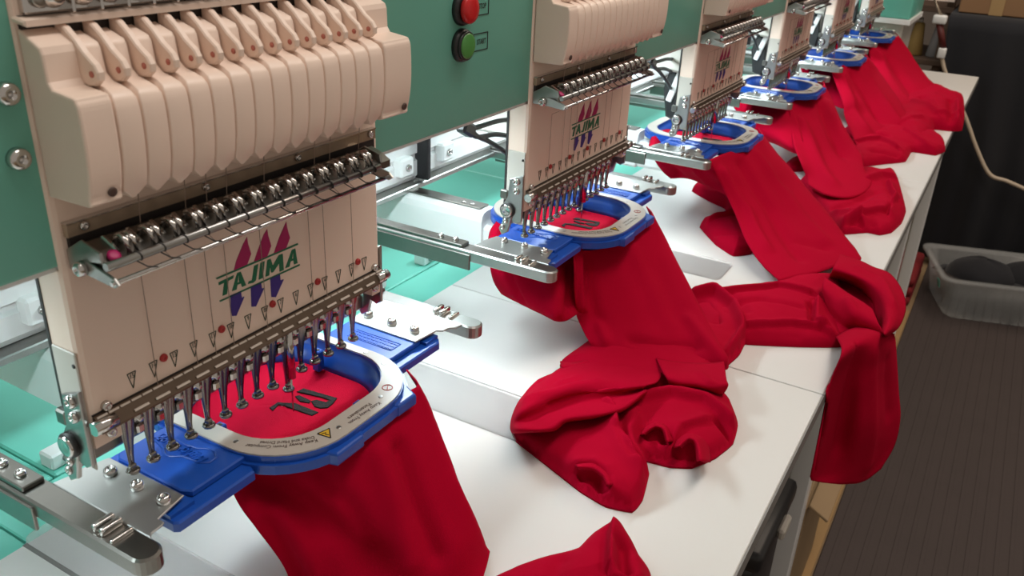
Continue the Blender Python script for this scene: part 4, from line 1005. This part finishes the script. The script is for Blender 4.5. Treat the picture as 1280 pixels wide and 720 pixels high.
for i, data in enumerate(SHIRTS):
    X = i * PITCH
    sh = thing('red_shirt', SHIRT_LABEL[i], 'shirt', (0, 0, 0), 'red shirts held in the hoops')
    m = MB()
    inn = off(IN, -0.0072)
    cx, cy = 0.0355, 0.0255
    G = []
    for f in (1.0, 0.75, 0.5, 0.25, 0.02):
        G.append([(X + cx + (x - cx) * f, cy + (y - cy) * f, -0.0180 + 0.0004 * noise.noise(Vector((x * 60, y * 60, f * 3 + i)))) for x, y in inn + inn[:1]])
    m.grid(G)
    m.link('hooped_panel', M['redin'], sh)
    if i < 3:
        m = MB()
        for p in LOGO_F:
            m.prism([(X + x, y) for x, y in p], 'z', -0.0181, -0.0172, 0.0003)
        m.link('embroidered_logo', M['thread'], sh)
    for j, p in enumerate(data):
        if p[0] == 'P':
            cloth_patch(p[1], p[2], p[3], p[4], p[5], sh, 3.7 * i + j)
        else:
            cloth_pile(p[1], p[2], p[3], p[4], p[5], p[6], sh, 5.3 * i + j)

# ------------------------------------------------------------------ aisle: mat, bin, boxes, black cloth, cord, shelf
fm = thing('floor_mat', 'dark grey ribbed rubber mat along the aisle beside the table', 'mat', (0, 0, ZF))
fm.location = (0, 0, 0)
MB().box(-0.6, 3.6, -1.9, -0.232, ZF, ZF + 0.008, 0.002).link('mat_sheet', M['rubber'], fm)
m = MB()
for k in range(66):
    y = -0.25 - k * 0.025
    m.box(-0.59, 3.59, y - 0.008, y, ZF + 0.008, ZF + 0.0092, 0.0005)
tag(m.link('mat_ribs', M['rubber'], fm), kind='stuff')

cb = thing('cardboard_sheet', 'tan board lying on the floor between table and black mat', 'board')
MB().box(0.9, 2.42, -0.229, 0.02, ZF, ZF + 0.006, 0.001).link('board', M['card'], cb)
m = MB()
rnd = random.Random(5)
for k in range(6):
    x, y = 2.25 + 0.03 * k, -0.16 - 0.008 * k + rnd.uniform(-0.01, 0.01)
    m.prism([(x + rnd.uniform(0.015, 0.03) * math.cos(a), y + rnd.uniform(0.008, 0.02) * math.sin(a)) for a in np.linspace(0, 2 * PI, 9)[:-1]], 'z', ZF + 0.006, ZF + 0.0072)
m.link('torn_patch', M['black'], cb)

cr_ = thing('black_crate', 'tall black plastic crate under the front edge of the table', 'crate')
MB().box(0.53, 0.69, -0.205, 0.0, ZF, -0.43, 0.012, 2).link('crate_body', M['black'], cr_)
MB().box(0.522, 0.698, -0.213, 0.008, -0.43, -0.40, 0.008, 2).link('crate_lid', M['black'], cr_)
MB().box(0.59, 0.63, -0.222, -0.213, -0.422, -0.407, 0.003).link('crate_latch', M['greypaint'], cr_)
tx = thing('cardboard_box', 'pale open cardboard box on the floor under the table, behind the black crate', 'box')
MB().box(0.86, 1.14, -0.215, 0.06, ZF, -0.56, 0.004).link('box_body', M['concrete'], tx)
MB().box(0.86, 1.14, -0.250, -0.215, -0.565, -0.560, 0.001, rot=('X', 0.5)).link('box_flap', M['concrete'], tx)
rc = thing('folded_red_cloth', 'dark red folded cloth on the floor beneath the far end of the table', 'cloth', (2.62, -0.12, ZF))
for k in range(3):
    MB().box(-0.16 + 0.01 * k, 0.16 - 0.012 * k, -0.10, 0.09 - 0.01 * k, 0.03 * k, 0.028 + 0.03 * k, 0.013, 3).link('cloth_fold', M['dred'], rc)

# clear bin with dark caps
bn = thing('plastic_bin', 'clear plastic bin on the black mat, filled with dark caps', 'bin', (2.427, -0.324, ZF + 0.0105))
bn.rotation_euler = (0, 0, math.radians(18))
LX, LY = 0.235, 0.40


def ring_at(z, g, r=0.035):
    return [(x, y, z) for x, y in rrect(-g, LX + g, -LY - g, g, r, 5)]


m = MB()
R = [ring_at(0.0, -0.006), ring_at(0.004, 0.0), ring_at(0.13, 0.026)]
R = [r + r[:1] for r in R]
m.grid(R)
m.add(R[0][:-1], [tuple(range(len(R[0]) - 1))])
o = m.link('bin_wall', M['bin'], bn)
so = o.modifiers.new('thickness', 'SOLIDIFY')
so.thickness = 0.002
m = MB()
R = [ring_at(0.128, 0.024), ring_at(0.128, 0.040), ring_at(0.137, 0.042), ring_at(0.139, 0.038), ring_at(0.139, 0.026), ring_at(0.128, 0.024)]
m.grid([r + r[:1] for r in R])
m.link('bin_rim', M['bin'], bn)
MB().box(0.06, 0.085, 0.0175, 0.019, 0.07, 0.095, 0.0005, rot=('X', -0.2)).link('bin_sticker', M['teal'], bn)
bpy.context.view_layer.update()
for k, (x, y, z, r, a) in enumerate(((0.12, -0.115, 0.125, 0.105, 0.5), (0.12, -0.255, 0.130, 0.100, 2.2), (0.10, -0.34, 0.120, 0.085, 4.0))):
    p = bn.matrix_world @ Vector((x, y, z - 0.028))
    cp = thing('dark_cap', ['black cap nearest the table end of the clear bin', 'black cap at the back of the clear bin', 'black cap at the aisle end of the clear bin'][k], 'cap', p, 'dark caps in the clear bin')
    cp.rotation_euler = (0.15 * math.sin(a), 0.12 * math.cos(a), a)
    m = MB()
    G = []
    for i in range(9):
        t = i / 8 * PI / 2
        G.append([(r * math.cos(t) * math.cos(u) * (1 + 0.04 * math.sin(5 * u + i)), r * math.cos(t) * math.sin(u), 0.062 * math.sin(t) * (1 + 0.05 * math.cos(3 * u))) for u in np.linspace(0, 2 * PI, 25)])
    m.grid(G)
    o = m.link('crown', M['drape'], cp)
    MB().lathe((0, 0, 0.060), (0, 0, 1), [(0, 0.006), (0.003, 0.005), (0.0045, 0.002)], 10).link('top_button', M['white'] if k == 1 else M['drape'], cp)
    m = MB()
    m.grid([[(q * math.cos(u), q * math.sin(u), 0.006 - 0.012 * abs(math.sin(u)) ** 2 - (0.010 if q > r else 0)) for u in np.linspace(-0.9, 0.9, 13)] for q in (r * 0.97, r * 1.15, r * 1.36)])
    o = m.link('brim', M['drape'], cp)
    so = o.modifiers.new('thickness', 'SOLIDIFY')
    so.thickness = 0.003

# black cloth over a side table, with a cardboard box on top
st = thing('side_table', 'side table hidden beneath the black cloth at the far end', 'table')
MB().box(2.975, 3.60, -1.35, -0.13, -0.052, -0.028, 0.002).link('table_top', M['wood'], st)
for x, y in ((3.0, -1.3), (3.0, -0.2), (3.53, -1.3), (3.53, -0.2)):
    MB().box(x, x + 0.04, y - 0.02, y + 0.02, ZF, -0.052, 0.002).link('leg', M['wood'], st)
dr = thing('black_cloth', 'long black cloth hanging in soft folds over the side table', 'cloth')
m = MB()
ys = np.linspace(-1.38, -0.098, 150)
G = []


def fold(y, d):
    return (0.020 * math.sin(26 * y + 1.5 * math.sin(7 * y)) + 0.010 * math.sin(61 * y + 2)) * d


G.append([(3.60, y, -0.022) for y in ys])
G.append([(3.00, y, -0.022) for y in ys])
for z in np.linspace(-0.030, ZF + 0.03, 22):
    d = min(1, (-0.03 - z) / 0.45)
    G.append([(2.945 - 0.05 * d + fold(y, 0.15 + d) - 0.02, y - 0.055 * d * (1 if y > -0.5 else 0.3), z) for y in ys])
m.grid(G)
o = m.link('hanging_cloth', M['drape'], dr)
so = o.modifiers.new('thickness', 'SOLIDIFY')
so.thickness = 0.002
bx = thing('cardboard_carton', 'brown cardboard carton standing on the black cloth', 'box', (3.13, -0.20, -0.021))
MB().box(-0.12, 0.30, -0.135, 0.085, 0.001, 0.25, 0.003).link('carton_body', M['box'], bx)
MB().box(-0.122, -0.12, -0.045, -0.005, 0.001, 0.25).link('packing_tape', M['card'], bx)
b2 = thing('pink_carton', 'pale pinkish carton beside the brown carton on the black cloth', 'box', (3.13, -0.42, -0.021))
MB().box(-0.12, 0.25, -0.14, 0.07, 0.001, 0.22, 0.004).link('carton_body', M['cream'], b2)
MB().box(-0.122, 0.25, -0.142, 0.072, 0.160, 0.222, 0.003).link('carton_lid', M['wood'], b2)

# cord with its plug, in front of the black cloth
pl = thing('extension_cord', 'cream cord with plug hanging down in front of the black cloth', 'cord')
pts = [(2.8, -0.112, -0.131), (2.8, -0.129, -0.172), (2.8, -0.166, -0.23), (2.8, -0.213, -0.295), (2.8, -0.235, -0.328), (2.8, -0.286, -0.413), (2.8, -0.339, -0.483), (2.8, -0.39, -0.495), (2.8, -0.445, -0.51), (2.8, -0.518, -0.532), (2.8, -0.618, -0.577)]
P = catmull(np.array(pts), 6)
MB().tube(P, 0.0062, 8).link('cable', M['cord'], pl)
MB().box(2.788, 2.812, -0.124, -0.100, -0.143, -0.111, 0.004, 2).link('plug', M['white'], pl)
MB().cyl((2.80, -0.112, -0.111), (2.80, -0.083, -0.036), 0.010, 0.010, 10).link('red_lead', M['rust'], pl)
MB().box(2.785, 2.815, -0.103, -0.063, -0.041, -0.014, 0.005, 2).link('socket', M['white'], pl)
MB().tube([(2.80, -0.083, -0.016), (2.81, -0.04, 0.05), (2.82, -0.05, 0.12), (2.84, -0.03, 0.3), (2.84, -0.03, 1.7)], 0.006, 6).link('supply_lead', M['cord'], pl)

# shelf with thread cones at the back
shf = thing('storage_rack', 'dark storage rack with cones and boxes behind the far end of the table', 'rack')
for x, y in ((3.15, 0.16), (3.15, -0.08), (3.5, 0.16), (3.5, -0.08)):
    MB().box(x, x + 0.025, y - 0.0125, y + 0.0125, ZF, 0.5, 0.001).link('post', M['wood'], shf)
for z in (-0.62, -0.36, -0.20, -0.02):
    MB().box(3.14, 3.53, -0.095, 0.175, z - 0.02, z, 0.002).link('shelf', M['wood'], shf)
MB().box(3.12, 3.13, -0.09, 0.17, 0.0, 0.012).link('shelf_edge', M['cream'], shf)
MB().cyl((2.75, 0.03, ZF), (2.75, 0.03, 0.02), 0.012, 0.012, 10).link('grey_post', M['greypaint'], shf)
cone = 0
for z, ys_, cols in ((-0.20, (0.01, -0.06), ('ochre', 'greythread')), (-0.36, (0.05, -0.01, -0.07), ('greythread', 'wood', 'greythread')), (-0.62, (0.03, -0.05), ('dred', 'greythread'))):
    for y, cl in zip(ys_, cols):
        t = thing('thread_cone', ['ochre thread cone at the left of the top row of cones', 'grey thread cone at the right of the top row of cones', 'left grey cone of the middle shelf of the rack', 'brown cone in the middle of the middle shelf', 'right grey cone of the middle shelf of the rack', 'dark red cone on the lowest shelf of the rack', 'grey cone on the lowest shelf of the rack'][cone], 'thread cone', (3.22, y, z), 'thread cones on the rack')
        MB().lathe((0, 0, 0), (0, 0, 1), [(0, 0.028), (0.005, 0.030), (0.11, 0.017), (0.115, 0.010)], 14).link('wound_thread', M[cl], t)
        MB().cyl((0, 0, 0.115), (0, 0, 0.13), 0.009, 0.008, 10).link('cone_tip', M['white'], t)
        cone += 1
